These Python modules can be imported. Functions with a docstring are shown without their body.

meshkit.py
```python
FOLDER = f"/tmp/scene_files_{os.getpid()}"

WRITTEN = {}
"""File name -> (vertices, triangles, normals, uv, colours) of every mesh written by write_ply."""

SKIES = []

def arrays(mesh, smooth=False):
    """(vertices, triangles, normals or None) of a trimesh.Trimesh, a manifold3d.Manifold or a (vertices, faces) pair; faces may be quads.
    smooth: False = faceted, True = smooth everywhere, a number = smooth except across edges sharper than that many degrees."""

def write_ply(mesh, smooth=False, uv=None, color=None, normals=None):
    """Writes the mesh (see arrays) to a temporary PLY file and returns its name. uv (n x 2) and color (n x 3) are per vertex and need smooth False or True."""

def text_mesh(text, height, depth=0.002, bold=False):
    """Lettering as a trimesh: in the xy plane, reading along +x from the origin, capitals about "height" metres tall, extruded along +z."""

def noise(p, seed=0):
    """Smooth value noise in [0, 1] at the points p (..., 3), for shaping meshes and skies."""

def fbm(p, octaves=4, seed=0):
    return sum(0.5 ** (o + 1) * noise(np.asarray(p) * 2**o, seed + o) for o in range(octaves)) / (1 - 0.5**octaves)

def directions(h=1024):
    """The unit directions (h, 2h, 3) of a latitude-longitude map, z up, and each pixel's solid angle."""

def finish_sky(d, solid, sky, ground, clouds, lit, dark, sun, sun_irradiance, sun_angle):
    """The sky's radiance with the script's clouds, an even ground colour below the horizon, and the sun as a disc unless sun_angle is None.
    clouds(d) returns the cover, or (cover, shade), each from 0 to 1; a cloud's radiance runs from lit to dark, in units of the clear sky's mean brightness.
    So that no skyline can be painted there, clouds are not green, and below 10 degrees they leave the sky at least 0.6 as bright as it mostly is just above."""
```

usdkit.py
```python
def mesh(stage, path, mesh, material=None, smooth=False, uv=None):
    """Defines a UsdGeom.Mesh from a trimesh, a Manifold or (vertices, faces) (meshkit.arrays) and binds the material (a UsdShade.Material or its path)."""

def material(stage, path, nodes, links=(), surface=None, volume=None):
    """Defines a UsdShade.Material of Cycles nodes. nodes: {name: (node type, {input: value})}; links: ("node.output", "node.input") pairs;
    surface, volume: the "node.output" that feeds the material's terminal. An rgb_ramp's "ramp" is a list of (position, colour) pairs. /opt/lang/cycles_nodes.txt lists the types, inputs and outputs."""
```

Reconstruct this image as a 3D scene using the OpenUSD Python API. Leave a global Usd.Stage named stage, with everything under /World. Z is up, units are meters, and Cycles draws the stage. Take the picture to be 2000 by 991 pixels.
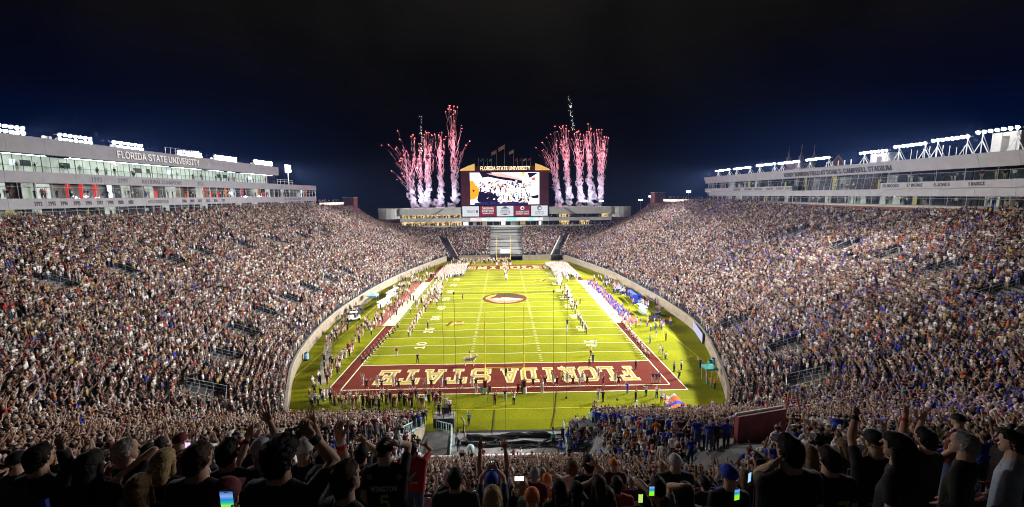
import math, random, numpy as np, trimesh, usdkit, meshkit
import manifold3d as m3
from shapely.geometry import Polygon, LineString, Point
from pxr import Usd, UsdGeom, UsdLux, UsdShade, Sdf, Gf, Vt
rng = np.random.default_rng(7); random.seed(7)
stage = Usd.Stage.CreateInMemory()
UsdGeom.SetStageUpAxis(stage, 'Z'); UsdGeom.SetStageMetersPerUnit(stage, 1.0)
UsdGeom.Xform.Define(stage, '/World'); UsdGeom.Scope.Define(stage, '/World/Looks')
MATS = {}
def mk(name, nodes, links=(), surface='p.BSDF', volume=None):
    MATS[name] = usdkit.material(stage, '/World/Looks/' + name, nodes, links, surface, volume); return MATS[name]

# ------------------------------------------------------------------ camera
F, PITCH, YAW, ROLL = 828.238, .13664, .019958, .0094093          # pixels of a 2000 x 991 frame, radians
EYE = np.array([-.1823, -68.685, 28.193])
_c, _s = math.cos, math.sin
R = np.array([[1,0,0],[0,_c(PITCH),-_s(PITCH)],[0,_s(PITCH),_c(PITCH)]]) @ np.array([[_c(YAW),-_s(YAW),0],[_s(YAW),_c(YAW),0],[0,0,1]])
def ray(u, v):
    a, b = u - 1000, v - 495.5
    a, b = _c(ROLL)*a + _s(ROLL)*b, -_s(ROLL)*a + _c(ROLL)*b
    return R.T @ np.array([a/F, 1, -b/F])
def atz(u, v, z=0.): d = ray(u, v); return EYE + d*(z - EYE[2])/d[2]
def aty(u, v, y): d = ray(u, v); return EYE + d*(y - EYE[1])/d[1]
def atx(u, v, x): d = ray(u, v); return EYE + d*(x - EYE[0])/d[0]
def atd(u, v, dep): return EYE + ray(u, v)*dep
cam = UsdGeom.Camera.Define(stage, '/World/camera')
right0, up0, fwd = R.T @ [1,0,0], R.T @ [0,0,1], R.T @ [0,1,0]
right, up = _c(ROLL)*right0 - _s(ROLL)*up0, _s(ROLL)*right0 + _c(ROLL)*up0
M = Gf.Matrix4d(*right, 0, *up, 0, *(-fwd), 0, *EYE, 1)
cam.AddTransformOp().Set(M)
cam.CreateHorizontalApertureAttr(36.0); cam.CreateFocalLengthAttr(36.0*F/2000)
cam.CreateClippingRangeAttr((.05, 5000.)); cam.CreateExposureAttr(0.3)

# ------------------------------------------------------------------ night sky, faint moon
dome = UsdLux.DomeLight.Define(stage, '/World/night_sky_light')
SKY = mk('night_sky', {
    'sky': ('sky_texture', {'sky_type': 'single_scattering', 'sun_disc': False, 'sun_elevation': -.09, 'sun_rotation': .4}),
    'dim': ('mix_color', {'blend_type': 'multiply', 'fac': 1.0, 'b': (.0015,.0015,.002)}),
    'tc': ('texture_coordinate', {}), 'sx': ('separate_xyz', {}),
    'elev': ('rgb_ramp', {'ramp': [(0, (.0,.007,.036)), (.09, (.0003,.004,.024)), (.18, (.0004,.0012,.008)), (.32, (.0002,.0002,.0006)), (.6, (.0012,.001,.0008)), (1, (.0015,.0015,.0015))]}),
    'absx': ('math', {'math_type': 'absolute'}),
    'side': ('rgb_ramp', {'ramp': [(0, (.02,.02,.02)), (.3, (.03,.03,.03)), (.45, (.5,.5,.5)), (.62, (1,1,1)), (.8, (1,1,1)), (1, (1,1,1))]}),
    'glow': ('mix_color', {'blend_type': 'multiply', 'fac': 1.0}),
    'nz': ('noise_texture', {'scale': 1.6, 'detail': 5, 'roughness': .55}),
    'cl': ('rgb_ramp', {'ramp': [(.38, (0,0,0)), (.7, (.009,.008,.0065))]}),
    'hi': ('rgb_ramp', {'ramp': [(.14, (0,0,0)), (.42, (1,1,1))]}),
    'clm': ('mix_color', {'blend_type': 'multiply', 'fac': 1.0}),
    'a1': ('mix_color', {'blend_type': 'add', 'fac': 1.0, 'use_clamp': False}),
    'a2': ('mix_color', {'blend_type': 'add', 'fac': 1.0, 'use_clamp': False}),
    'bg': ('background_shader', {'strength': 1.0})},
    [('sky.color','dim.a'), ('tc.generated','sx.vector'), ('sx.z','elev.fac'), ('sx.x','absx.value1'), ('absx.value','side.fac'),
     ('elev.color','glow.a'), ('side.color','glow.b'), ('tc.generated','nz.vector'), ('nz.fac','cl.fac'), ('sx.z','hi.fac'), ('cl.color','clm.a'), ('hi.color','clm.b'),
     ('glow.result','a1.a'), ('dim.result','a1.b'), ('a1.result','a2.a'), ('clm.result','a2.b'), ('a2.result','bg.color')], 'bg.background')
UsdShade.MaterialBindingAPI.Apply(dome.GetPrim()).Bind(SKY)
moon = UsdLux.DistantLight.Define(stage, '/World/moonlight')
moon.CreateNormalizeAttr(True); moon.CreateIntensityAttr(.002); moon.CreateAngleAttr(.5); moon.CreateColorAttr(Gf.Vec3f(1,.95,.88)); moon.AddRotateXYZOp().Set(Gf.Vec3f(35, 0, 160))

# ------------------------------------------------------------------ helpers
COUNT = {}
def numbered(path):
    n = COUNT.get(path, -1) + 1; COUNT[path] = n
    return path if n == 0 else f'{path}_{n:03d}'
def tag(o, label=None, cat=None, group=None, kind=None):
    p = o.GetPrim() if hasattr(o, 'GetPrim') else o
    for k, v in (('label', label), ('category', cat), ('group', group), ('kind', kind)):
        if v: p.SetCustomDataByKey(k, v)
    return p
def pathof(parent): return '/World' if parent is None else str(parent.GetPath())
def obj(name, mesh, m, parent=None, smooth=False, prim=None):
    p = numbered(pathof(parent) + '/' + name); base = BASE.get('/'.join(pathof(parent).split('/')[:3]))
    if base is not None: v, f, _ = meshkit.arrays(mesh); mesh = (v - base, f)
    o = usdkit.mesh(stage, p, mesh, MATS[m] if isinstance(m, str) else m, smooth)
    return o.GetPrim()
BASE = {}
def thing(name, label, cat, loc=(0,0,0), rz=0., group=None, kind=None, at=None):
    """at: the thing's base; the meshes of its parts are then given in world coordinates. loc: the same, with parts in the thing's own coordinates."""
    if at is not None: loc = at
    x = UsdGeom.Xform.Define(stage, numbered('/World/' + name))
    x.AddTranslateOp().Set(Gf.Vec3d(*map(float, loc)))
    if rz: x.AddRotateZOp().Set(math.degrees(rz))
    if at is not None: BASE[str(x.GetPath())] = np.array(at, float)
    return tag(x, label, cat, group, kind)
def dup(root, loc, rz, label, cat=None, group=None, scale=None, name=None):
    x = UsdGeom.Xform.Define(stage, numbered('/World/' + (name or root.GetName())))
    x.AddTranslateOp().Set(Gf.Vec3d(*map(float, loc))); x.AddRotateZOp().Set(math.degrees(rz))
    if scale: x.AddScaleOp().Set(Gf.Vec3f(scale, scale, scale))
    p = x.GetPrim(); p.GetReferences().AddInternalReference(root.GetPath()); p.SetInstanceable(True)
    return tag(p, label, cat, group)
class MB:
    def __init__(s): s.v, s.f, s.n = [], [], 0
    def add(s, v, f):
        s.v.append(np.asarray(v, float)); f = np.asarray(f, int)
        if f.shape[1] == 4: f = np.vstack([f[:, [0,1,2]], f[:, [0,2,3]]])
        s.f.append(f + s.n); s.n += len(v); return s
    def mesh(s, m, T=None):
        if hasattr(m, 'to_mesh'): q = m.to_mesh(); return s.add(q.vert_properties[:, :3], q.tri_verts)
        return s.add(m.vertices, m.faces)
    def box(s, c, d, rz=0., rx=0.):
        b = np.array([[x, y, z] for x in (-.5,.5) for y in (-.5,.5) for z in (-.5,.5)]) * d
        if rx: b = b @ np.array([[1,0,0],[0,_c(rx),-_s(rx)],[0,_s(rx),_c(rx)]]).T
        if rz: b = b @ np.array([[_c(rz),-_s(rz),0],[_s(rz),_c(rz),0],[0,0,1]]).T
        return s.add(b + c, [[0,1,3,2],[4,6,7,5],[0,4,5,1],[2,3,7,6],[0,2,6,4],[1,5,7,3]])
    def box2(s, a, b): a, b = np.minimum(a, b), np.maximum(a, b); return s.box((a+b)/2, b-a)
    def bar(s, p, q, r=.05, n=6, r2=None):
        p, q = np.asarray(p, float), np.asarray(q, float); r2 = r if r2 is None else r2
        t = q - p; t = t/(np.linalg.norm(t)+1e-9); a = np.cross(t, [0,0,1] if abs(t[2]) < .9 else [1,0,0]); a /= np.linalg.norm(a); b = np.cross(t, a)
        k = np.arange(n)*2*np.pi/n; ring = np.cos(k)[:,None]*a + np.sin(k)[:,None]*b
        v = np.vstack([p + ring*r, q + ring*r2, [p], [q]]); i = np.arange(n); j = (i+1) % n
        s.add(v, np.vstack([np.c_[i, j, n+j], np.c_[i, n+j, n+i], np.c_[j, i, 0*i+2*n], np.c_[n+i, n+j, 0*i+2*n+1]])); return s
    def tube(s, pts, r, n=5):
        pts = np.asarray(pts, float); r = np.broadcast_to(r, len(pts)); t = np.gradient(pts, axis=0); t /= np.linalg.norm(t, axis=1, keepdims=True)+1e-9
        a = np.cross(t, np.where(np.abs(t[:, 2:]) < .9, [0,0,1.], [1.,0,0])); a /= np.linalg.norm(a, axis=1, keepdims=True)+1e-9; b = np.cross(t, a)
        k = np.arange(n)*2*np.pi/n
        v = (pts[:,None] + r[:,None,None]*(np.cos(k)[None,:,None]*a[:,None] + np.sin(k)[None,:,None]*b[:,None])).reshape(-1, 3)
        m = len(pts); i, j = np.meshgrid(np.arange(m-1), np.arange(n), indexing='ij'); j2 = (j+1) % n
        q = np.stack([i*n+j, i*n+j2, (i+1)*n+j2, (i+1)*n+j], -1).reshape(-1, 4)
        f = np.vstack([q[:, [0,1,2]], q[:, [0,2,3]], [[0, k2+1, k2] for k2 in range(1, n-1)], [[(m-1)*n, (m-1)*n+k2, (m-1)*n+k2+1] for k2 in range(1, n-1)]])
        return s.add(v, f)
    def sheet(s, pts, z):                                    # a flat polygon (fan or earcut) at height z
        pg = pts if isinstance(pts, Polygon) else Polygon(pts)
        v, f = trimesh.creation.triangulate_polygon(pg, engine='earcut')
        v = np.c_[v, np.full(len(v), z)]; a = np.cross(v[f[:,1]]-v[f[:,0]], v[f[:,2]]-v[f[:,0]])[:, 2]; f = np.where((a < 0)[:, None], f[:, ::-1], f)
        return s.add(v, f)
    def out(s): return (np.vstack(s.v), np.vstack(s.f))
    def build(s, name, m, parent=None, smooth=False): return obj(name, s.out(), m, parent, smooth)
def prism(poly2, depth): return trimesh.creation.extrude_polygon(poly2, depth, engine='earcut')
def text_on(text, height, width, O, X, Z, name, m, parent, depth=.06, bold=True, slant=0.):
    """Lettering whose middle stands at O, reading along X with its capitals along Z, proud by depth of the plane."""
    t = meshkit.text_mesh(text, height, 1.0, bold); v = np.array(t.vertices); w = v[:,0].max(); v[:,0] -= w/2; v[:,1] -= height/2
    if width: v[:,0] *= width/w
    v[:,0] += slant*v[:,1]
    X, Z = np.array(X, float), np.array(Z, float); N = np.cross(X, Z)
    p = np.array(O) + v[:,:1]*X + v[:,1:2]*Z + v[:,2:]*N*depth
    return obj(name, (p, np.array(t.faces)), m, parent)

def plain(name, c, rough=.6, var=.0, scale=3., metal=0., c2=None, bump=0., spec=.4):
    nodes = {'p': ('principled_bsdf', {'base_color': c, 'roughness': rough, 'metallic': metal, 'specular_ior_level': spec})}; links = []
    if var or c2:
        c = np.array(c); lo, hi = (np.clip(c*(1-var), 0, 1), np.clip(c*(1+var), 0, 1)) if c2 is None else (c, np.array(c2))
        nodes |= {'g': ('geometry', {}), 'n': ('noise_texture', {'scale': scale, 'detail': 4., 'roughness': .6}), 'r': ('rgb_ramp', {'ramp': [(.3, tuple(lo)), (.7, tuple(hi))]})}
        links += [('g.position','n.vector'), ('n.fac','r.fac'), ('r.color','p.base_color')]
        if bump: nodes['b'] = ('bump', {'strength': bump, 'distance': .03}); links += [('n.fac','b.height'), ('b.normal','p.normal')]
    return mk(name, nodes, links)
def glow(name, c, s, **k): return mk(name, {'e': ('emission', {'color': c, 'strength': s})}, (), 'e.emission')

plain('ground', (.03,.03,.03), .9, .3, .05)
plain('concrete', (.27,.26,.245), .85, .25, .8, bump=.2); plain('dark_concrete', (.12,.118,.115), .9, .3, .8)
plain('wall_panel', (.25,.205,.145), .8, .18, .9, bump=.15); plain('coping', (.36,.33,.27), .7, .15, 1.5)
plain('fascia', (.25,.245,.26), .7, .1, .5); plain('fascia_light', (.3,.3,.31), .7, .1, .5); plain('brick', (.16,.07,.045), .85, .35, 2.5, bump=.2)
plain('steel', (.55,.56,.57), .4, .15, 2., metal=.6); plain('dark_metal', (.02,.02,.022), .5, .2, 3.); plain('white_paint', (.78,.78,.76), .5, .06, 2.)
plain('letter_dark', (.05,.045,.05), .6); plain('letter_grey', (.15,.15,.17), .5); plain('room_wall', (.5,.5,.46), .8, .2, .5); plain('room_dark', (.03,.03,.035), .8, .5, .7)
plain('maroon_wall', (.11,.016,.022), .7, .3, .7); plain('teal_rail', (.36,.52,.5), .45, .1, 2.); plain('goal_yellow', (.8,.62,.06), .4, .08, 3.); plain('maroon', (.12,.012,.02), .7, .2, 3.)
plain('bench', (.6,.61,.62), .35, .12, 2., metal=.5); plain('gold', (.62,.42,.16), .5, .15, 2.)
mk('glass', {'t': ('transparent_bsdf', {'color': (.86,.92,.9)}), 'g': ('glossy_bsdf', {'roughness': .04}), 'f': ('fresnel', {'IOR': 1.45}), 'm': ('mix_closure', {})}, [('f.fac','m.fac'), ('t.BSDF','m.closure1'), ('g.BSDF','m.closure2')], 'm.closure')
glow('lamp', (.92,.97,1.), 60.); glow('ceiling_light', (.8,1.,.92), 7.); glow('warm_light', (1.,.75,.4), 4.); glow('white_screen', (.8,.9,1.), 1.6); glow('red_screen', (.9,.05,.04), .7); glow('orange_screen', (1.,.3,.08), .6); glow('green_screen', (.5,.42,.16), .6)
plain('banner_red', (.5,.03,.03), .7, .15, 2.); plain('banner_white', (.75,.74,.75), .7, .1, 2.)

# ------------------------------------------------------------------ floodlights
FLOOD, NFL = [], [0]
def flood(parent, pos, tgt, I, cone=33., soft=1.):
    s = UsdLux.SphereLight.Define(stage, f'{parent.GetPath()}/lamp_light{"_%03d" % NFL[0] if NFL[0] else ""}'); NFL[0] += 1
    s.CreateRadiusAttr(1.2); s.CreateNormalizeAttr(True); s.CreateIntensityAttr(I); s.CreateColorAttr(Gf.Vec3f(1., .98, .97))
    sh = UsdLux.ShapingAPI.Apply(s.GetPrim()); sh.CreateShapingConeAngleAttr(cone); sh.CreateShapingConeSoftnessAttr(soft)
    z = np.array(pos, float) - np.array(tgt, float); z /= np.linalg.norm(z); x = np.cross([0,0,1], z); x /= np.linalg.norm(x); y = np.cross(z, x)
    s.AddTransformOp().Set(Gf.Matrix4d(*x, 0, *y, 0, *z, 0, *(np.array(pos, float) - BASE.get(str(parent.GetPath()), 0)), 1))
POWER = 1.3e5
def light_bank(side, y, z, length, base_z, rows, label, group, hut=False, n=None):
    x = side*88.; o = thing('floodlight_bank', label, 'floodlight', group=group, at=(x, y, base_z)); tilt = math.radians(28)
    n = n or max(6, int(length/.92)); dirv = np.array([-side*_c(tilt), 0, -_s(tilt)])
    fr, lens = MB(), MB()
    for r in range(rows):
        zc = z + (r-(rows-1)/2)*.9
        fr.box((x+side*.55, y, zc), (.18, length, .14))
        for i in range(n):
            yc = y + (i+.5-n/2)*length/n; c = np.array([x, yc, zc])
            fr.bar(c + dirv*-.4, c + dirv*.02, .2, 8, .36); lens.bar(c + dirv*.022, c + dirv*.06, .34, 12)
    for k in np.linspace(-.38, .38, max(2, int(length/5))):
        b = np.array([x+side*.55, y+k*length, base_z]); t = b*[1,1,0]+[0,0,z+(rows-1)*.5]
        post = MB(); post.bar(b, t, .09, 6); post.bar(b+[0,1.4,0], t*[1,1,0]+[0,0,(base_z+z)/2+.6], .08, 5); post.bar(b-[0,1.4,0], t*[1,1,0]+[0,0,(base_z+z)/2+.6], .08, 5); post.bar(b+[side*2.,0,0], t-[0,0,.3], .06, 5); post.build('support_post', 'white_paint', o)
    fr.build('lamp_housing', 'steel', o); tag(lens.build('lamp_glass', 'lamp', o), kind='stuff')
    if hut:
        h = MB(); yy = y - .5; L = length*.62
        h.box2((x+side*1.2, yy-L/2, base_z), (x+side*4, yy-L*.14, z-.4)); h.box2((x+side*1.2, yy+L*.14, base_z), (x+side*4, yy+L/2, z-.4)); h.box2((x+side*1.3, yy-L*.14, z-1.1), (x+side*4, yy+L*.14, z-.4)); h.box2((x+side*3., yy-L*.14, base_z), (x+side*4, yy+L*.14, z-1.1))
        h.build('equipment_hut', 'white_paint', o)
    flood(o, (x-side*1.6, y, z), (side*(16 if y < 85 else 4), max(0., -14 + y*1.12) if y < 85 else 98., 3.), POWER*length/10*(.85 if y < 40 else 1.), 44. if y < 30 else 33.)
    return o
BL = [(10.9,40.6,5.6),(22.9,40.4,7.3),(35.3,40.4,8.4),(55.1,40.3,9.6),(70.7,40.4,11.),(92.,40.7,12.)]
nameL = ['cut off by the frame edge', 'second from the frame edge', 'left of the roof lettering', 'just before the gothic tower', 'just beyond the gothic tower', 'at the far end of the top roof']
for (y, z, L), w in zip(BL, nameL): light_bank(-1, y, z+.1, L, 39.4, 2, f'glaring floodlight bank on left roof, {w}', 'floodlight banks on the left roof')
BR = [(102.6,37.3,11.5,0),(88.6,37.3,11.5,0),(74.5,37.5,10.6,0),(62.9,37.4,10,0),(50.7,37.5,9.4,0),(32.7,37.6,8,1),(23.6,38.1,7.8,0),(15.3,38.4,7.4,0),(7.3,38.9,7.1,1)]
nameR = ['at the far end of the roof', 'second from the far end', 'third from the far end', 'left of the gothic tower', 'in front of the gothic tower', 'above a white hut beside a gable', 'right of the gabled roof on tall braced posts', 'over a cluster of small masts', 'above a white hut at the frame edge']
for (y, z, L, h), w in zip(BR, nameR): light_bank(1, y, z, L, 34.8, 1, f'glaring floodlight bank on right roof, {w}', 'floodlight banks on the right roof', bool(h))

# ------------------------------------------------------------------ ground, turf, painted markings
g = MB().sheet([(-900,-600),(900,-600),(900,1400),(-900,1400)], -.02); tag(g.build('ground', 'ground'), kind='structure')
LW = [(-25,114.),(-28.5,102),(-32,88),(-34.8,75),(-37.3,58),(-38.6,40),(-38.6,24),(-37.3,12),(-35.6,3),(-33,-6),(-30,-13),(-28,-17.5),(-26,-20.5)]
RW = [(26,114.),(29.5,102),(33,88),(36,75),(38,58),(39.3,40),(39.6,24),(38.8,13),(36,2),(33.4,-6),(30.8,-13),(28.7,-17.5),(26.5,-20.5)]
def smoothline(p, step=.5):
    from scipy.interpolate import CubicSpline
    p = np.array(p, float); t = np.r_[0, np.cumsum(np.linalg.norm(np.diff(p, axis=0), axis=1))]; c = CubicSpline(t, p); return c(np.arange(0, t[-1]+step/2, step))
LWs, RWs = smoothline(LW), smoothline(RW)
INNER = Polygon(np.vstack([LWs, RWs[::-1]])).buffer(0)
field = thing('playing_field', None, None, kind='structure')
mk('turf', {'g': ('geometry', {}), 's': ('separate_xyz', {}), 'm1': ('math', {'math_type': 'multiply', 'value2': 1/9.144}), 'fl': ('math', {'math_type': 'floored_modulo', 'value2': 1.0}), 'gt': ('math', {'math_type': 'greater_than', 'value2': .5}),
    'n1': ('noise_texture', {'scale': .12, 'detail': 5.}), 'n2': ('noise_texture', {'scale': 3.2, 'detail': 6., 'roughness': .75}), 'r1': ('rgb_ramp', {'ramp': [(.3, (.21,.22,.0)), (.7, (.29,.3,.0))]}),
    'r2': ('rgb_ramp', {'ramp': [(.25, (.5,.5,.5)), (.75, (1.,1.,1.))]}), 'st': ('mix_color', {'fac': .06, 'b': (.12,.14,.0)}), 'mm': ('math', {'math_type': 'multiply', 'value2': .28}), 'mu': ('mix_color', {'blend_type': 'multiply', 'fac': 1.}),
    'b': ('bump', {'strength': .35, 'distance': .03}), 'p': ('principled_bsdf', {'roughness': .95, 'specular_ior_level': .1})},
   [('g.position','s.vector'), ('s.y','m1.value1'), ('m1.value','fl.value1'), ('fl.value','gt.value1'), ('gt.value','mm.value1'), ('mm.value','st.fac'), ('g.position','n1.vector'), ('g.position','n2.vector'), ('n1.fac','r1.fac'), ('r1.color','st.a'),
    ('n2.fac','r2.fac'), ('st.result','mu.a'), ('r2.color','mu.b'), ('mu.result','p.base_color'), ('n2.fac','b.height'), ('b.normal','p.normal')])
def paint(name, c, c2): mk(name, {'g': ('geometry', {}), 'n': ('noise_texture', {'scale': 4.5, 'detail': 6., 'roughness': .75}), 'r': ('rgb_ramp', {'ramp': [(.3, c2), (.6, c)]}), 'p': ('principled_bsdf', {'roughness': .9, 'specular_ior_level': .1})}, [('g.position','n.vector'), ('n.fac','r.fac'), ('r.color','p.base_color')])
paint('paint_maroon', (.14,.022,.012), (.1,.02,.008)); paint('paint_white', (.72,.7,.5), (.5,.5,.25)); paint('paint_gold', (.38,.31,.07), (.28,.25,.06)); paint('paint_letter', (.62,.52,.27), (.5,.42,.2)); paint('paint_pink', (.3,.1,.075), (.22,.08,.05)); paint('paint_cream', (.62,.58,.4), (.5,.48,.3)); paint('paint_dark', (.05,.03,.02), (.06,.06,.01)); paint('path_grey', (.34,.33,.24), (.22,.22,.13)); paint('paint_yellow', (.55,.5,.05), (.4,.4,.03))
MB().sheet(INNER.buffer(.2), 0).build('turf', 'turf', field)
HW, GL, YD = 24.385, 91.44, .9144
def rect(x0, y0, x1, y1): return Polygon([(x0,y0),(x1,y0),(x1,y1),(x0,y1)])
for y0, y1 in ((-9.144, 0), (GL, GL+9.144)): MB().sheet(rect(-HW, y0, HW, y1), .004).build('end_zone', 'paint_maroon', field)
b = MB()
b.sheet(rect(-HW-1.83, -10.97, HW+1.83, -9.144), .004)
for s in (-1, 1):
    xs = sorted((s*HW, s*(HW+1.83)))
    b.sheet(rect(xs[0], -9.144, xs[1], 22), .004); b.sheet(rect(xs[0], 69.4, xs[1], GL+10.97), .004)
b.sheet(rect(-HW-1.83, GL+9.144, HW+1.83, GL+10.97), .004); b.build('border', 'paint_maroon', field)
for s in (-1, 1):
    xs = sorted((s*HW, s*(HW+2.6))); MB().sheet(rect(xs[0], 22, xs[1], 69.4), .005).build('coaching_box', 'paint_cream', field)
    xs = sorted((s*(HW+2.6), s*(HW+5.4))); MB().sheet(rect(xs[0], 21, xs[1], 70), .005).build('bench_strip', 'paint_pink', field)
W = lambda name, x0, y0, x1, y1, m='paint_white', z=.009: MB().sheet(rect(x0, y0, x1, y1), z).build(name, m, field)
for x0, x1, y in ((-HW-2, HW+2, -11.03), (-HW, HW, -9.22), (-HW, HW, -.1), (-HW, HW, GL-.1), (-HW, HW, GL+9.07)): W('end_line', x0, y, x1, y+.2)
for s in (-1, 1): W('sideline', s*HW-.1, -9.0, s*HW+.1, GL+9); W('border_line', s*(HW+1.93)-.1, -10.8, s*(HW+1.93)+.1, 21.8); W('restraining_line', s*(HW+9.1)-.06, -15.5, s*(HW+9.1)+.06, 90, 'paint_yellow')
W('restraining_line', -HW-9, -15.6, HW+9, -15.48, 'paint_yellow')
for k in range(1, 20): W('yard_line', -HW+.3, k*4.572-.06, HW-.3, k*4.572+.06)
h = MB()
for k in range(1, 100):
    if k % 5:
        for x in (-HW+.15, -6.4, 5.8, HW-.75): h.sheet(rect(x, k*YD-.05, x+.6, k*YD+.05), .009)
tag(h.build('hash_mark', 'paint_white', field), kind='stuff')
def ground_text(text, height, width, x, y, ang, name, m, z=.009, grow=0.):
    t = meshkit.text_mesh(text, height, .01, True); v, f = np.array(t.vertices), np.array(t.faces)
    v[:,0] -= v[:,0].max()/2; v[:,1] -= height/2
    if width: v[:,0] *= width/(2*v[:,0].max())
    if grow: v[:,0] *= 1+grow; v[:,1] *= 1+grow
    q = np.c_[v[:,0]*_c(ang)-v[:,1]*_s(ang)+x, v[:,0]*_s(ang)+v[:,1]*_c(ang)+y, z+v[:,2]*.3]
    return obj(name, (q, f), m, field)
# end zone words: read from the far side; block letters with serifs, cream outline around gold
def block(ch):
    """Slab letters on a 1 x 1 cell as shapely shapes."""
    w = .2; B = lambda x0,y0,x1,y1: rect(x0,y0,x1,y1); L = lambda *p: LineString(p).buffer(w/2, cap_style='flat', join_style='mitre')
    from shapely.ops import unary_union as U
    I = [B(.4,0,.6,1), B(.22,0,.78,.14), B(.22,.86,.78,1)]
    d = {'I': I, 'T': [B(.4,0,.6,1), B(.24,0,.76,.14), B(0,.82,1,1), B(0,.62,.13,1), B(.87,.62,1,1)], 'F': [B(.15,0,.36,1), B(0,0,.5,.14), B(0,.86,.98,1), B(.15,.44,.7,.59), B(.85,.66,.98,1), B(.6,.36,.7,.66)],
         'L': [B(.15,0,.36,1), B(0,.86,.52,1), B(0,0,.98,.16), B(.84,0,.98,.36)], 'E': [B(.15,0,.36,1), B(0,0,.98,.15), B(0,.85,.98,1), B(.15,.43,.68,.58), B(.84,0,.98,.34), B(.84,.66,.98,1), B(.58,.34,.68,.68)],
         'O': [Polygon([(.16,0),(.84,0),(1,.16),(1,.84),(.84,1),(.16,1),(0,.84),(0,.16)]).difference(Polygon([(.27,.16),(.73,.16),(.79,.24),(.79,.76),(.73,.84),(.27,.84),(.21,.76),(.21,.24)]))],
         'D': [Polygon([(0,0),(.8,0),(1,.18),(1,.82),(.8,1),(0,1),(0,.86),(.12,.86),(.12,.14),(0,.14)]).difference(Polygon([(.33,.16),(.7,.16),(.78,.25),(.78,.75),(.7,.84),(.33,.84)]))],
         'R': [Polygon([(0,1),(.82,1),(.96,.86),(.96,.54),(.82,.42),(.33,.42),(.33,.0),(.12,0),(.12,.86),(0,.86)]).difference(Polygon([(.33,.86),(.7,.86),(.76,.8),(.76,.6),(.7,.55),(.33,.55)])), B(0,0,.46,.14), L((.5,.45),(.86,0)), B(.66,0,1.02,.13)],
         'M': [B(.06,0,.26,1), B(.74,0,.94,1), L((.16,.95),(.5,.3),(.84,.95))], 'N': [B(.06,0,.26,1), B(.74,0,.94,1), L((.16,.95),(.84,.05))],
         'A': [Polygon([(.36,1),(.64,1),(.96,.1),(.76,.1),(.5,.8),(.24,.1),(.04,.1)]), B(.22,.26,.78,.42), B(-.04,0,.34,.14), B(.66,0,1.04,.14)],
         'S': [Polygon([(0,.0),(.14,0),(.17,.06),(.26,0),(.85,0),(1,.14),(1,.48),(.86,.6),(.25,.6),(.2,.64),(.2,.8),(.25,.85),(.74,.85),(.82,.76),(.84,.66),(.96,.66),(.96,1),(.84,1),(.81,.94),(.74,1),(.15,1),(0,.86),(0,.58),(.14,.44),(.76,.44),(.8,.4),(.8,.2),(.76,.16),(.25,.16),(.15,.24),(.13,.36),(0,.36)])]}
    return U([p.buffer(0) for p in d[ch]])
from shapely import affinity
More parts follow.
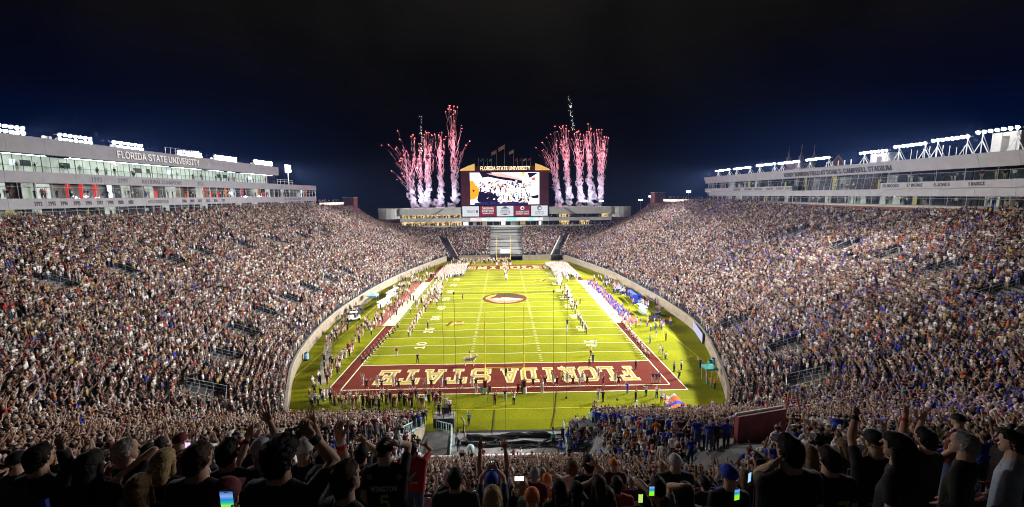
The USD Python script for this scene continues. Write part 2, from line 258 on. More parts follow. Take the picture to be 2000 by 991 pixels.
def end_word(word, x0, x1, y0, y1, flip):
    n = len(word); step = (x1-x0)/n
    for i, ch in enumerate(word):
        s = affinity.affine_transform(block(ch), [step*.8, 0, 0, y1-y0, 0, 0])
        s = affinity.translate(s, x0 + i*step + step*.1, y0)
        if flip: s = affinity.rotate(s, 180, origin=((x0+x1)/2, (y0+y1)/2))
        for pg in getattr(s.buffer(.17, join_style='mitre'), 'geoms', [s.buffer(.17, join_style='mitre')]): o = MB().sheet(pg, .009).build('letter_outline', 'paint_letter', field)
        for pg in getattr(s.buffer(-.12), 'geoms', [s.buffer(-.12)]):
            if pg.area > .02: MB().sheet(pg, .014).build('letter', 'paint_gold', field)
end_word('STATE', -20.6, -2.2, -7.4, -2.2, True); end_word('FLORIDA', -1., 20.8, -7.4, -2.2, True)
# (flipped words read from the scoreboard: FLORIDA stands on the right, STATE on the left)
end_word('SEMINOLES', -19.5, 19.5, GL+1.7, GL+7.6, False)
for k, t in ((1,'1 0'),(2,'2 0'),(3,'3 0'),(4,'4 0'),(5,'5 0'),(6,'4 0'),(7,'3 0'),(8,'2 0'),(9,'1 0')):
    for s in (-1, 1):
        ground_text(t, 1.83, 3.6, s*(HW-8.2), k*9.144, -s*math.pi/2, 'yard_number', 'paint_white')
cy = 45.72
from shapely.affinity import scale as shscale
disc = Point(0, cy).buffer(6.1, 32)
MB().sheet(disc, .009).build('midfield_emblem', 'paint_dark', field); MB().sheet(disc.buffer(-.3), .013).build('midfield_emblem_ring', 'paint_maroon', field)
paint('paint_tan', (.3,.21,.12), (.22,.16,.08))
em = [('paint_dark', [(-4.6,1.6),(-2.6,4.6),(.3,5.5),(3.6,4.2),(5.2,1.6),(5.4,-.4),(3.2,.9),(.6,1.2),(-1.4,2.2),(-3.2,1.2)]), ('paint_tan', [(-4.9,-.2),(-2.4,.7),(-.2,.9),(2.6,.2),(5.2,-.9),(4.3,-2.9),(2.2,-3.4),(.6,-4.2),(-1.6,-3.9),(-3.2,-3.6),(-4.4,-1.9)]), ('paint_cream', [(-2.9,-.6),(-1.6,.5),(-.2,.7),(2.2,.1),(4.4,-.9),(3.2,-1.9),(1.9,-1.7),(.6,-2.5),(-1.2,-1.9),(-2.2,-2.3),(-3.1,-1.5)]),
      ('paint_gold', [(-5.4,.6),(-4.4,3.),(-2.2,4.9),(-2.8,2.6),(-4.2,.6),(-5.,-1.4)]), ('paint_tan', [(-3.4,-3.6),(-1.2,-3.1),(.4,-3.9),(2.6,-3.2),(3.7,-3.8),(1.4,-5.1),(-1.6,-5.2)]), ('paint_maroon', [(-2.2,.2),(-1.2,.6),(-.6,0),(-1.4,-.5)])]
for i, (m, p) in enumerate(em): MB().sheet([(x, y+cy) for x, y in p], .017+.004*i).build('emblem_figure', m, field)
def acc(x, y, a):
    p = [[(-2,-1.6),(-1.5,-1.6),(-.2,1.6),(-.8,1.6)], [(-1.1,-1.6),(-.5,-1.6),(.4,.6),(.9,1.6),(.3,1.6)], [(.1,1.6),(2.1,1.6),(2.1,1.15),(.3,1.15)], [(.1,-.1),(2.,-.1),(2.,.35),(.3,.35)], [(-.3,-1.6),(2.1,-1.6),(2.1,-1.15),(-.1,-1.15)], [(1.7,-1.2),(2.1,-1.2),(2.1,1.2),(1.7,1.2)]]
    for i, q in enumerate(p): MB().sheet([(x+u*_c(a)-v*_s(a), y+u*_s(a)+v*_c(a)) for u, v in q], .013+.003*i).build('conference_mark', 'paint_gold' if i % 2 else 'paint_maroon', field)
acc(*atz(885, 630)[:2], .15); acc(*atz(1055, 549)[:2], math.pi)
P = [atz(*q)[:2] for q in ((613,745),(632,745),(650,640),(700,600),(735,570),(722,572),(676,606),(634,650))]
MB().sheet(P, .005).build('service_path', 'path_grey', field)
MB().sheet(rect(-6.5, -26.4, 6.8, -21.2), .008).build('concrete_apron', 'concrete', field)

MB().sheet(rect(-9.8, -26.3, -6.5, -20.7), .007).build('ramp_floor', 'dark_concrete', field); MB().sheet(rect(6.8, -26.3, 9.8, -20.7), .007).build('ramp_floor', 'dark_concrete', field)
# ------------------------------------------------------------------ field walls of panels
def wall_run(line, label, hgt=2.15):
    o = thing('field_wall', label, 'wall', at=(*line[0], 0))
    t = np.r_[0, np.cumsum(np.linalg.norm(np.diff(line, axis=0), axis=1))]; n = int(t[-1]/3.); k = np.linspace(0, t[-1], n+1)
    P = np.c_[np.interp(k, t, line[:,0]), np.interp(k, t, line[:,1])]
    for i in range(n):
        p, q = P[i], P[i+1]; d = q-p; L = np.linalg.norm(d); a = math.atan2(d[1], d[0])
        MB().box(((p+q)/2).tolist()+[hgt/2], (L-.06, .25+.02*(i % 2), hgt), a).build('panel', 'wall_panel', o)
        MB().box(((p+q)/2).tolist()+[hgt+.06], (L-.01, .4, .12), a).build('coping', 'coping', o)
    return o
wl = wall_run(LWs, 'tan panelled wall curving along the left sideline below the crowd'); wall_run(RWs, 'tan panelled wall curving along the right sideline below the crowd')
wall_run(np.array([(-19.5,114.),(-6.5,114.)]), 'pale low wall at the far end left of the goal', 2.2); wall_run(np.array([(8.,114.),(20.5,114.)]), 'pale low wall at the far end right of the goal', 2.2)
# white video board set in the right wall
p, q = atz(1347, 640), atz(1373, 681); d = q-p; a = math.atan2(d[1], d[0]); nrm = np.array([-_s(a), _c(a), 0]); nrm = nrm if nrm[0] < 0 else -nrm
o = thing('wall_display', 'pale lavender advertising display on the right field wall', 'display', at=(p+q)/2+nrm*.3)
MB().box((p+q)/2+nrm*.32+[0,0,1.1], (np.linalg.norm(d), .16, 1.9), a).build('cabinet', 'dark_metal', o); glow('lavender_screen', (.7,.68,.9), .75); MB().box((p+q)/2+nrm*.42+[0,0,1.1], (np.linalg.norm(d)*.93, .04, 1.7), a).build('screen', 'lavender_screen', o)

# ------------------------------------------------------------------ seating bowl: rows are offset curves of the field wall
def zrow(x, y, d):
    far = np.clip((y-108)/10, 0, 1)*np.clip((48-np.abs(x))/14, 0, 1); near = np.clip((-17-y)/6, 0, 1)*np.clip((36-np.abs(x))/9, 0, 1)
    cap = 24.2 - 2.4*np.clip((y-104)/16, 0, 1)
    ang = np.degrees(np.arctan2(y-114, np.maximum(np.abs(x)-25, .01)))                       # far corners: the rows rise less steeply
    s = np.where((y > 114) & (np.abs(x) > 25), np.interp(ang, [0, 14, 36, 70, 90], [.48, .4, .295, .36, .395]), .48 - .085*far + .03*near)
    z = np.minimum(2.0 - 1.4*near + s*d, cap)
    mid = np.clip((11.-np.abs(x+.4))/1.4, 0, 1)*(y < -25)                                  # behind the apron the rows start lower
    return z*(1-mid) + mid*(.3 + .63*np.maximum(-29-y, 0))
def region(x, y):
    near = (y < -20.5) & (np.abs(x) < 27 + (-20.5-y)*.75); far = (y > 112) & (np.abs(x) < 24.5 + (y-112)*.42)
    return np.where(near, 2, np.where(far, 3, np.where(x < 0, 0, 1)))
def inside(x, y, z):
    ok = (np.abs(x) < 83.6) & (y > -58.8)
    ok &= ~((y > 139.2) & (np.abs(x) < 62)) & ~((np.abs(x) >= 62) & (y > 139.2 + (np.abs(x)-62)*1.05)) & (y < 166)
    ok &= ~((np.abs(x) < 9.6) & (y < -20) & (y > -26.2))                                   # concrete apron and its two ramps
    ok &= ~((np.abs(np.abs(x)-21.9-np.maximum(y-114,0)*.42) < 2.1) & (y > 113) & (y < 130)) # corner ramps at the far end
    return ok
PITCH_ROW = .72; ROWS = []
for k in range(122):
    d = .45 + k*PITCH_ROW
    ring = np.array(INNER.buffer(d, 24).exterior.coords); t = np.r_[0, np.cumsum(np.linalg.norm(np.diff(ring, axis=0), axis=1))]
    ROWS.append((d, ring, t))
def sample(d, ring, t, step):
    n = int(t[-1]/step); s = np.linspace(0, t[-1], n, endpoint=False); x, y = np.interp(s, t, ring[:,0]), np.interp(s, t, ring[:,1]); e = .05
    tx, ty = np.interp((s+e) % t[-1], t, ring[:,0])-x, np.interp((s+e) % t[-1], t, ring[:,1])-y; l = np.hypot(tx, ty)+1e-9
    return x, y, np.c_[ty/l, -tx/l] if Polygon(ring).exterior.is_ccw else np.c_[-ty/l, tx/l], s
stand_names = ['left grandstand of stepped rows packed with fans', 'right grandstand of stepped rows packed with fans', 'near end grandstand that the dark front rows stand on', 'far end grandstand below the big video board']
STAND = [thing('grandstand', l, 'grandstand') for l in stand_names]
terr = [MB() for _ in range(4)]
for d, ring, t in ROWS:
    x, y, nr, s = sample(d, ring, t, 2.2); n = len(x)
    z = zrow(x, y, d); reg = region(x, y); ok = inside(x, y, z); nx, ny = nr[:,0], nr[:,1]
    zi = zrow(x, y, d-PITCH_ROW)-.0
    A = np.c_[x-nx*.4, y-ny*.4, zi-.02]; B = np.c_[x-nx*.4, y-ny*.4, z]; C = np.c_[x+nx*.41, y+ny*.41, z]
    for r in range(4):
        i = np.where(ok & (reg == r))[0]; j = (i+1) % n
        if len(i): terr[r].add(np.vstack([A, B, C]), np.vstack([np.c_[i, j, j+n, i+n], np.c_[i+n, j+n, j+2*n, i+2*n]]))
for r in range(4):
    v, f = terr[r].out(); u, inv = np.unique(f, return_inverse=True); obj('seating_row', (v[u], inv.reshape(f.shape)), 'dark_concrete', STAND[r])

# upper deck of the near end, where the nearest fans stand, and its parapet
DECK = lambda y: 24.95 - .72*(y + 66.1)
for k in range(10):
    y = -59.8 - .8*k; MB().box2((-42, y-.8, DECK(y-.4)-.58-.06*(k == 9)), (42, y+.002*k, DECK(y-.4))).build('deck_row', 'dark_concrete', STAND[2])
o = thing('parapet', 'dark maroon parapet wall in front of the nearest rows of fans', 'wall', at=(0, -59.6, 19.4))
for k in range(14): MB().box2((-42+6*k, -59.75, 19.6), (-42+6*k+5.96, -59.55, 20.95+.005*(k % 2))).build('panel', 'maroon_wall', o)
for k in range(29): MB().bar((-42+3*k, -59.65, 20.9), (-42+3*k, -59.65, 21.3), .025, 6).build('rail_post', 'maroon_wall', o)
MB().bar((-42, -59.65, 21.3), (42, -59.65, 21.3), .035, 6).build('top_rail', 'maroon_wall', o)

# ------------------------------------------------------------------ figures: one watertight body from tapered bones
def ball(p, r, n=8): return m3.Manifold.sphere(float(r), n).translate([float(x) for x in p])
def bone(p, q, r1, r2=None, n=8):
    p, q = np.asarray(p, float), np.asarray(q, float); r2 = r1 if r2 is None else r2
    return m3.Manifold.batch_hull([ball(p, r1, n), ball(q, r2, n)])
def join(parts): return m3.Manifold.batch_boolean(parts, m3.OpType.Add)
ARMS = {'down': ((.26,.02,1.08), (.27,.12,.84)), 'up': ((.3,.06,1.62), (.27,.12,1.9)), 'chop': ((.24,.28,1.42), (.17,.42,1.66)), 'clap': ((.27,.16,1.16), (.06,.36,1.3)), 'wide': ((.48,.06,1.5), (.62,.1,1.74)), 'hips': ((.4,-.04,1.14), (.22,.06,1.0)),
        'phone': ((.26,.24,1.3), (.1,.34,1.58)), 'point': ((.3,.3,1.42), (.34,.56,1.5)), 'run': ((.27,-.2,1.16), (.25,.04,1.0)), 'fwd': ((.26,.2,1.15), (.2,.45,1.2))}
def figure(left='down', right='down', legs='stand', n=6, seat=False, build=1.0, skirt=False, shorts=False, bag=False, cap=False):
    """A standing figure facing +y, feet at the origin. Returns (vertices, faces, part of each face): 0 skin, 1 shirt, 2 trousers, 3 hair, 4 shoes, 5 extra."""
    B = []; w = build
    def add(part, p, q, r1, r2=None): B.append((np.array(p, float), np.array(q, float), r1, r1 if r2 is None else r2, part))
    hip = .92
    st = {'stand': ((.1,0,.48), (.11,-.02,.06), (-.1,0,.48), (-.11,-.02,.06)), 'wide': ((.17,.02,.48), (.24,-.02,.06), (-.17,.02,.48), (-.24,-.02,.06)), 'step': ((.1,.2,.5), (.1,.18,.08), (-.1,-.04,.48), (-.1,-.32,.1)), 'kneel': ((.12,.32,.5), (.12,.28,.06), (-.12,.1,.1), (-.12,-.34,.08))}[legs]
    if legs == 'kneel': hip = .55
    for i, s in ((0, 1), (2, -1)):
        k, f = st[i], st[i+1]; low = 0 if (shorts or skirt) else 2
        add(2, (s*.085, 0, hip), k, .1*w, .072); add(low, k, f, .068, .045); add(4, f, np.array(f)+[0,.15,-.01], .05, .04)
    dz = hip - .92
    add(2, (-.07,0,hip+.03), (.07,0,hip+.03), .125*w)
    if skirt: add(2, (-.06,0,hip-.05), (.06,0,hip-.05), .17)
    add(1, (-.07,0,hip+.14), (.07,0,hip+.14), .115*w); add(1, (-.11,0,1.36+dz), (.11,0,1.36+dz), .115*w); add(1, (-.05,.0,1.14+dz), (.05,.0,1.14+dz), .13*w); add(1, (0,.0,1.05+dz), (0,0,1.36+dz), .13*w)
    add(0, (0,0,1.42+dz), (0,.02,1.55+dz), .06); add(0, (0,.03,1.6+dz), (0,.02,1.67+dz), .085, .095); add(0, (0,.1,1.6+dz), (0,.125,1.61+dz), .03, .02)
    add(3, (0,-.025,1.66+dz), (0,-.0,1.7+dz), .096, .098)
    if cap: add(3, (0,.08,1.7+dz), (0,.17,1.69+dz), .05, .035)
    for s, pose in ((-1, left), (1, right)):
        e, h = ARMS[pose]; sh = (s*.2*w, 0, 1.38+dz); e = np.array([s*e[0], e[1], e[2]+dz]); h = np.array([s*h[0], h[1], h[2]+dz])
        add(1, sh, sh + (e-sh)*.62, .068, .058); add(0, sh + (e-sh)*.5, e, .047, .042); add(0, e, h, .042, .032); t = (h-e)/np.linalg.norm(h-e); add(0, h, h+t*.11, .042, .034)
    if bag: add(5, (-.08,-.2,1.1), (.08,-.2,1.3), .12)
    m = join([bone(p, q, a, b, n) for p, q, a, b, _ in B]).to_mesh(); v, f = np.array(m.vert_properties[:, :3], float), np.array(m.tri_verts)
    c = v[f].mean(1); best = np.full(len(c), 1e9); part = np.zeros(len(c), int)
    for p, q, a, b, k in B:
        d = q-p; t = np.clip(((c-p) @ d)/max(d @ d, 1e-9), 0, 1); dist = np.abs(np.linalg.norm(c-(p+t[:,None]*d), axis=1) - (a+(b-a)*t)); i = dist < best-1e-6; best[i], part[i] = dist[i], k
    return v, f, part
def set_face(o, name, vals):
    if np.ndim(vals) == 2: UsdGeom.PrimvarsAPI(o).CreatePrimvar(name, Sdf.ValueTypeNames.Color3fArray, 'uniform').Set(Vt.Vec3fArray.FromNumpy(np.asarray(vals, np.float32)))
    else: UsdGeom.PrimvarsAPI(o).CreatePrimvar(name, Sdf.ValueTypeNames.FloatArray, 'uniform').Set(Vt.FloatArray.FromNumpy(np.asarray(vals, np.float32)))
# crowd clothing: the part code of a face picks a palette, the instance's own random number the colour in it
def palette_mat(name, shirts):
    shirts = [(w*(1.5 if max(c) < .1 else 1), tuple(x*(.72 if min(c) < .5 else 1) for x in c)) for w, c in shirts]
    tot = sum(w for w, _ in shirts); at = 0; ramp = []
    for w, c in shirts: ramp.append((at/tot, c)); at += w
    nodes = {'oi': ('object_info', {}), 'at': ('attribute', {'attribute': 'part'}), 'sh': ('rgb_ramp', {'interpolate': False, 'ramp': ramp}), 'p': ('principled_bsdf', {'roughness': .8, 'specular_ior_level': .2})}; links = [('oi.random','sh.fac')]
    for k, mul, rp in (('sk', 7.13, [(0,(.33,.23,.175)), (.3,(.39,.29,.235)), (.55,(.24,.145,.1)), (.75,(.2,.1,.06)), (.88,(.11,.055,.035))]), ('tr', 13.7, [(0,(.03,.035,.06)), (.35,(.02,.02,.02)), (.6,(.06,.08,.14)), (.75,(.3,.25,.18)), (.9,(.5,.5,.5))]),
                       ('ha', 23.3, [(0,(.015,.01,.008)), (.4,(.05,.028,.015)), (.58,(.2,.12,.05)), (.68,(.5,.5,.5)), (.8,(.1,.012,.02)), (.9,(.02,.02,.02))])):
        nodes |= {k+'m': ('math', {'math_type': 'multiply', 'value2': mul}), k+'f': ('math', {'math_type': 'fraction'}), k: ('rgb_ramp', {'interpolate': False, 'ramp': rp})}
        links += [('oi.random', k+'m.value1'), (k+'m.value', k+'f.value1'), (k+'f.value', k+'.fac')]
    prev = 'sk.color'
    for k, src, thr in (('1', 'sh', .5), ('2', 'tr', 1.5), ('3', 'ha', 2.5)):
        nodes |= {'g'+k: ('math', {'math_type': 'greater_than', 'value2': thr}), 'x'+k: ('mix_color', {})}
        links += [('at.fac', f'g{k}.value1'), (f'g{k}.value', f'x{k}.fac'), (prev, f'x{k}.a'), (src+'.color', f'x{k}.b')]; prev = f'x{k}.result'
    return mk(name, nodes, links + [(prev, 'p.base_color')])
K = dict(white=(.58,.56,.545), grey=(.33,.33,.34), black=(.012,.012,.014), maroon=(.16,.014,.028), gold=(.52,.36,.12), blue=(.02,.05,.42), sky=(.2,.4,.62), orange=(.72,.14,.02), red=(.5,.03,.03), tan=(.5,.38,.28), navy=(.02,.03,.09), teal=(.05,.3,.26), yellow=(.75,.5,.05), purple=(.12,.05,.3))
palette_mat('home_fans', [(27, K['white']), (9, K['grey']), (33, K['black']), (15, K['maroon']), (7, K['gold']), (4, K['tan']), (2, K['blue']), (1.2, K['orange']), (3, K['red']), (3, K['navy']), (.7, K['teal'])])
palette_mat('mixed_fans', [(23, K['white']), (9, K['grey']), (34, K['black']), (10, K['maroon']), (5, K['gold']), (4, K['tan']), (8, K['blue']), (3, K['orange']), (2, K['red']), (5, K['navy']), (.8, K['sky']), (.8, K['yellow'])])
palette_mat('visiting_fans', [(16, K['white']), (6, K['grey']), (16, K['black']), (5, K['maroon']), (2, K['tan']), (36, K['blue']), (8, K['orange']), (8, K['navy']), (2, K['sky'])])
poses = [('down','down'), ('chop','down'), ('clap','clap'), ('down','hips'), ('down','chop'), ('chop','chop'), ('phone','phone'), ('down','down'), ('wide','up'), ('clap','fwd'), ('hips','chop'), ('down','up')]
PW = np.array([.16,.07,.11,.14,.07,.05,.08,.16,.02,.08,.04,.02]); PW /= PW.sum()
crowd = UsdGeom.PointInstancer.Define(stage, '/World/crowd')
tag(crowd, 'packed mass of cheering football fans filling the stadium stands', 'crowd', kind='stuff')
protos = []
for m in ('home_fans', 'mixed_fans', 'visiting_fans'):
    for i, (l, r) in enumerate(poses):
        v, f, part = figure(l, r, n=5 if i % 2 else 6, build=[1, 1.12, .95][i % 3]); p = numbered('/World/crowd/people/fan')
        o = usdkit.mesh(stage, p, (v, f), MATS[m]); set_face(o, 'part', part); protos.append(p)
crowd.CreatePrototypesRel().SetTargets(protos)
PX, PZ, PR, PM, PS = [], [], [], [], []
def put(xyz, ang, pal, sc=None):
    n = len(xyz); PX.append(xyz); PR.append(ang); PM.append(pal*len(poses) + rng.choice(len(poses), n, p=PW)); PS.append(rng.uniform(.93, 1.08, n) if sc is None else sc)
VOM = []                                               # stair openings: (position, inward normal, half width, depth)
def bowl_at(u, v):
    dr = ray(u, v)
    for t in np.arange(20, 260, .25):
        p = EYE + dr*t; d = INNER.distance(Point(p[0], p[1]))
        if d > 0 and p[2] - 1.2 < zrow(p[0], p[1], d): return p, d
    return None, None
for u, v in [(112,533),(240,511),(332,494),(395,479),(476,469),(533,459),(592,453),(635,445),(677,524),(643,538),(604,555),(567,577),(513,600),(474,637),(437,683),(396,749),(1652,491),(1738,510),(1850,537),(1965,582),(1530,684),(1570,747),(1560,462),(1430,640)]:
    p, d = bowl_at(u, v)
    if p is not None: VOM.append((p[:2], d))
def vom_mask(x, y):
    ok = np.ones(len(x), bool)
    for p, d in VOM: ok &= (np.hypot(x-p[0], y-p[1]) > 2.4)
    for p, r in CLEAR: ok &= (np.hypot(x-p[0], y-p[1]) > r)
    return ok
CLEAR = [(bowl_at(u, v)[0][:2], r) for u, v, r in ((1450,842,2.6),(1490,842,2.8),(1545,840,2.2),(1590,852,2.2),(1625,850,2.2),(1660,848,2.),(1440,864,2.6),(1475,866,2.6),(1510,864,2.6),(1440,880,1.8),(1480,882,1.8),(500,846,2.2),(465,846,1.6))]
for k, (d, ring, t) in enumerate(ROWS):
    x, y, nr, s = sample(d, ring, t, .48); x = x + rng.normal(0, .07, len(x)); y = y + rng.normal(0, .07, len(x)); z = zrow(x, y, d); reg = region(x, y)
    ok = inside(x, y, z) & (rng.random(len(x)) < .93) & (y > -58.5)
    P3 = np.c_[x, y, z*0]; n1, n2 = meshkit.noise(P3/7., 3), meshkit.noise(P3/[5.,5.,1], 11); ok &= ~((n2 > .72) & (rng.random(len(x)) < .35))
    aisle = np.where(reg == 3, np.abs((np.abs(x)-8.2) % 15.) < .55, (np.abs(s) % 13.) < .62)
    ok &= ~(aisle & (rng.random(len(x)) < np.where(reg == 3, 1., .8)))
    ok &= ~((np.abs(x-1.0) < 7.3) & (y > 113))                                            # the band's empty benches
    ok &= vom_mask(x, y)
    nearapron = (np.abs(x) < 9.7) & (y > -29.3) & (y < -19); ok &= ~nearapron
    i = np.where(ok)[0]
    if len(i):
        vis = (x[i] > 8.5) & (y[i] < -14) & (rng.random(len(i)) < np.where(y[i] < -22, .28, .12)) | ((x[i] > 9) & (x[i] < 13) & (y[i] < -20))
        put(np.c_[x, y, z][i], np.arctan2(-nr[i,1], -nr[i,0]) - math.pi/2 + rng.normal(0, .25, len(i)), np.where(vis | ((x[i] > 20) & (n1[i] > .74) & (rng.random(len(i)) < .6)), 2, np.where((x[i] > 0) & (n1[i] > .3) | (n1[i] > .75), 1, 0)))
def finish_crowd():
    X = np.vstack(PX); A = np.concatenate(PR); crowd.CreatePositionsAttr(Vt.Vec3fArray.FromNumpy(X.astype(np.float32)))
    crowd.CreateProtoIndicesAttr(Vt.IntArray.FromNumpy(np.concatenate(PM).astype(np.int32)))
    q = np.zeros((len(A), 4), np.float32); q[:,0] = np.cos(A/2); q[:,3] = np.sin(A/2)
    crowd.CreateOrientationsAttr(Vt.QuathArray([Gf.Quath(float(a[0]), 0., 0., float(a[3])) for a in q]))
    s = np.concatenate(PS).astype(np.float32); crowd.CreateScalesAttr(Vt.Vec3fArray.FromNumpy(np.c_[s, s, s])); print('crowd', len(A))

# ------------------------------------------------------------------ press boxes along both sides
def pressbox_person(side, y, z, off=1.2): put(np.array([[side*(85+off), y, z]]), np.array([side*math.pi/2 + rng.normal(0,.3)]), 1)
def tier(o, side, y0, y1, z0, z1, step, kind, open_front=False, depth=6., slant=0.):
    """One glazed storey: floor, back wall, ceiling lights, mullions, panes, and what can be seen inside."""
    x = side*85.; X = lambda d: x + side*d
    MB().box2((X(.3), y0, z0-.25), (X(depth), y1, z0-.02)).build('floor_slab', 'concrete', o)
    n = int(round((y1-y0)/step)); dy = (y1-y0)/n
    for i in range(n+1):
        yy = min(max(y0+i*dy, y0+.05), y1-.05); MB().bar((X(.12), yy, z0), (X(.12-slant), yy, z1), .055 if i % 4 else .085, 4).build('mullion', 'dark_metal' if kind == 'lit' else 'steel', o)
    if not open_front:
        for i in range(n): a, b = y0+i*dy+.06, y0+(i+1)*dy-.06; MB().add([[X(.14),a,z0],[X(.14),b,z0],[X(.14),b,z1],[X(.14),a,z1]], [[0,1,2,3]] if side < 0 else [[3,2,1,0]]).build('pane', 'glass', o)
    MB().bar((X(.1), y0, z0+(z1-z0)*.74 if kind != 'lit' else z0+1.0), (X(.1), y1, z0+(z1-z0)*.74 if kind != 'lit' else z0+1.0), .035, 4).build('transom', 'dark_metal' if kind == 'lit' else 'steel', o)
    yb = y0
    while yb < y1-.5:
        w = min(rng.uniform(1.6, 4.2), y1-yb)
        if kind == 'lit':
            MB().box2((X(depth-.2), yb, z0), (X(depth), yb+w-.03, z1)).build('back_wall', 'room_wall', o)
            if rng.random() < .8: MB().box2((X(1.4), yb+.2, z1-.12), (X(2.3), yb+w-.2, z1-.05)).build('ceiling_light', 'ceiling_light', o)
            if rng.random() < .35: MB().box2((X(depth-.3), yb+.3, z0+1.2), (X(depth-.22), yb+w*.7, z0+2.3)).build('wall_screen', ['room_dark','white_screen','room_dark'][rng.integers(3)], o)
        else:
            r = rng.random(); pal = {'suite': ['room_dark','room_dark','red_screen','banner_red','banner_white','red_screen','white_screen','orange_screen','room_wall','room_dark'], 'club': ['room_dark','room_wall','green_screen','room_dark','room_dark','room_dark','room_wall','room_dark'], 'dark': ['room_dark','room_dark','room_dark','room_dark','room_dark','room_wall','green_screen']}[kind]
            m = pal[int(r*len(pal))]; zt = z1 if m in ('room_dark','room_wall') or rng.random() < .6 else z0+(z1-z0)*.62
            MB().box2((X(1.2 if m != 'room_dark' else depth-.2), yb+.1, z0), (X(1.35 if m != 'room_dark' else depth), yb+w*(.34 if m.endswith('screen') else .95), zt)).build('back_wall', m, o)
        for q in range(int(w*(.5 if kind == 'lit' else .8))): pressbox_person(side, yb+rng.uniform(0, w), z0, rng.uniform(.5, 1.2) if kind != 'lit' else rng.uniform(.6, 2.))
        yb += w
    MB().box2((X(depth), y0, z0-.02), (X(depth+.3), y1, z1)).build('rear_wall', 'concrete', o)
def fascia(o, side, y0, y1, z0, z1, proud, m='fascia', tilt=0.):
    """A run of panels between storeys, butted with narrow joints."""
    n = max(1, int((y1-y0)/6.)); dy = (y1-y0)/n
    for i in range(n):
        a, b = y0+i*dy+.015, y0+(i+1)*dy-.015; x = side*85.; xo, xi = x-side*proud, x+side*.4; xt = x-side*(proud+tilt)
        v = np.array([[xo,a,z0],[xo,b,z0],[xi,b,z0],[xi,a,z0],[xt,a,z1],[xt,b,z1],[xi,b,z1],[xi,a,z1]]); obj('fascia_panel', (v, np.array([[0,1,2,3],[4,7,6,5],[0,4,5,1],[1,5,6,2],[2,6,7,3],[3,7,4,0]])), m, o)
YA = -12.
L_ = thing('press_box', 'left press box of three storeys with grey fascias and glowing green windows', 'press box', at=(-88, YA, 24.3))
tier(L_, -1, YA, 127, 24.3, 26.5, 2.3, 'club', depth=5.); fascia(L_, -1, YA, 127, 26.5, 28.4, .25)
tier(L_, -1, YA, 127, 28.4, 31.2, 2.9, 'suite', depth=5.); fascia(L_, -1, YA, 127.4, 31.2, 33.2, .35)
tier(L_, -1, YA, 95, 33.2, 36.4, 1.55, 'lit', depth=4.); fascia(L_, -1, YA, 95.5, 36.4, 39.4, .5)
MB().box2((-84.2, YA, 23.3), (-91, 127, 24.05)).build('ledge', 'coping', L_); MB().box2((-85.6, YA, 39.0), (-98, 95.4, 39.38)).build('roof', 'concrete', L_); MB().box2((-85.6, 95.6, 32.6), (-98, 127.4, 33.16)).build('terrace_roof', 'concrete', L_); MB().box2((-90.4, YA, 0), (-98, 126.8, 32.5)).build('rear_block', 'brick', L_)
for yy in (95.7, 98, 101, 104, 107): MB().bar((-85.4, yy, 33.2), (-85.4, yy, 35.0), .06, 5).build('rail_post', 'white_paint', L_)
for zz in (34.2, 35.0): MB().bar((-85.4, 95.7, zz), (-85.4, 108, zz), .05, 5).build('rail', 'white_paint', L_)
for yy in np.arange(44, 56, 1.7): MB().bar((-86.2, yy, 39.4), (-86.2, yy, 41.2), .05, 5).build('roof_rail_post', 'steel', L_)
MB().bar((-86.2, 44, 41.2), (-86.2, 55, 41.2), .05, 5).build('roof_rail', 'steel', L_)
for yy in (15.5, 16.3, 29.5, 30.2, 62, 63, 82, 84): MB().box((-86.6, yy, 39.75), (.5, .5, .7)).build('roof_box', 'white_paint', L_)
tx = lambda t, h, w, y, z, m, par, side, dx=.36: text_on(t, h, w, (side*(85-dx), y, z), (0, -side, 0), (0,0,1), 'letters', m, par, .05)
tx('FLORIDA STATE UNIVERSITY', 1.5, 25.5, atx(318, 303, -85)[1], 37.9, 'white_paint', L_, -1, .52); tx('FLORIDA STATE UNIVERSITY', 1.5, 25.5, atx(318, 303, -85)[1]-.14, 37.82, 'letter_dark', L_, -1, .505)
for t, u in (('1993', 188), ('1999', 239), ('2013', 390)): tx(t, 1.0, 2.5, atx(u, 337, -85)[1], 32.2, 'letter_grey', L_, -1, .37)
tx('NATIONAL CHAMPIONS', .95, 12.5, atx(318, 343, -85)[1], 32.2, 'letter_grey', L_, -1, .37)
for t, u in (('1992',73),('1993',100),('1994',124),('1995',149),('1996',172),('1997',194),('1998',215),('2000',235),('2002',255),('2003',360),('2005',375),('2012',390),('2013',406),('2014',421),('2023',436)): tx(t, .75, 1.35 if u < 300 else 1.7, atx(u, 378, -85)[1], 27.45, 'letter_dark', L_, -1, .27)
tx('ACC CHAMPIONS', .75, 6.4, atx(310, 380, -85)[1], 27.45, 'letter_grey', L_, -1, .27); tx('DR. GENE WILLIAMS', .7, 14, atx(573, 383, -85)[1], 27.45, 'letter_grey', L_, -1, .27)
R_ = thing('press_box', 'right press box of two storeys with pale slanting fascia and dark windows', 'press box', at=(88, YA, 25.3))
tier(R_, 1, YA, 106, 25.4, 27.2, 3.4, 'club', depth=5.); fascia(R_, 1, YA, 106.5, 27.2, 28.72, .25, 'fascia_light')
for y0, y1 in ((YA, 25.), (54., 107.6)): fascia(R_, 1, y0, y1, 28.76, 30.1, 1.3, 'fascia_light')
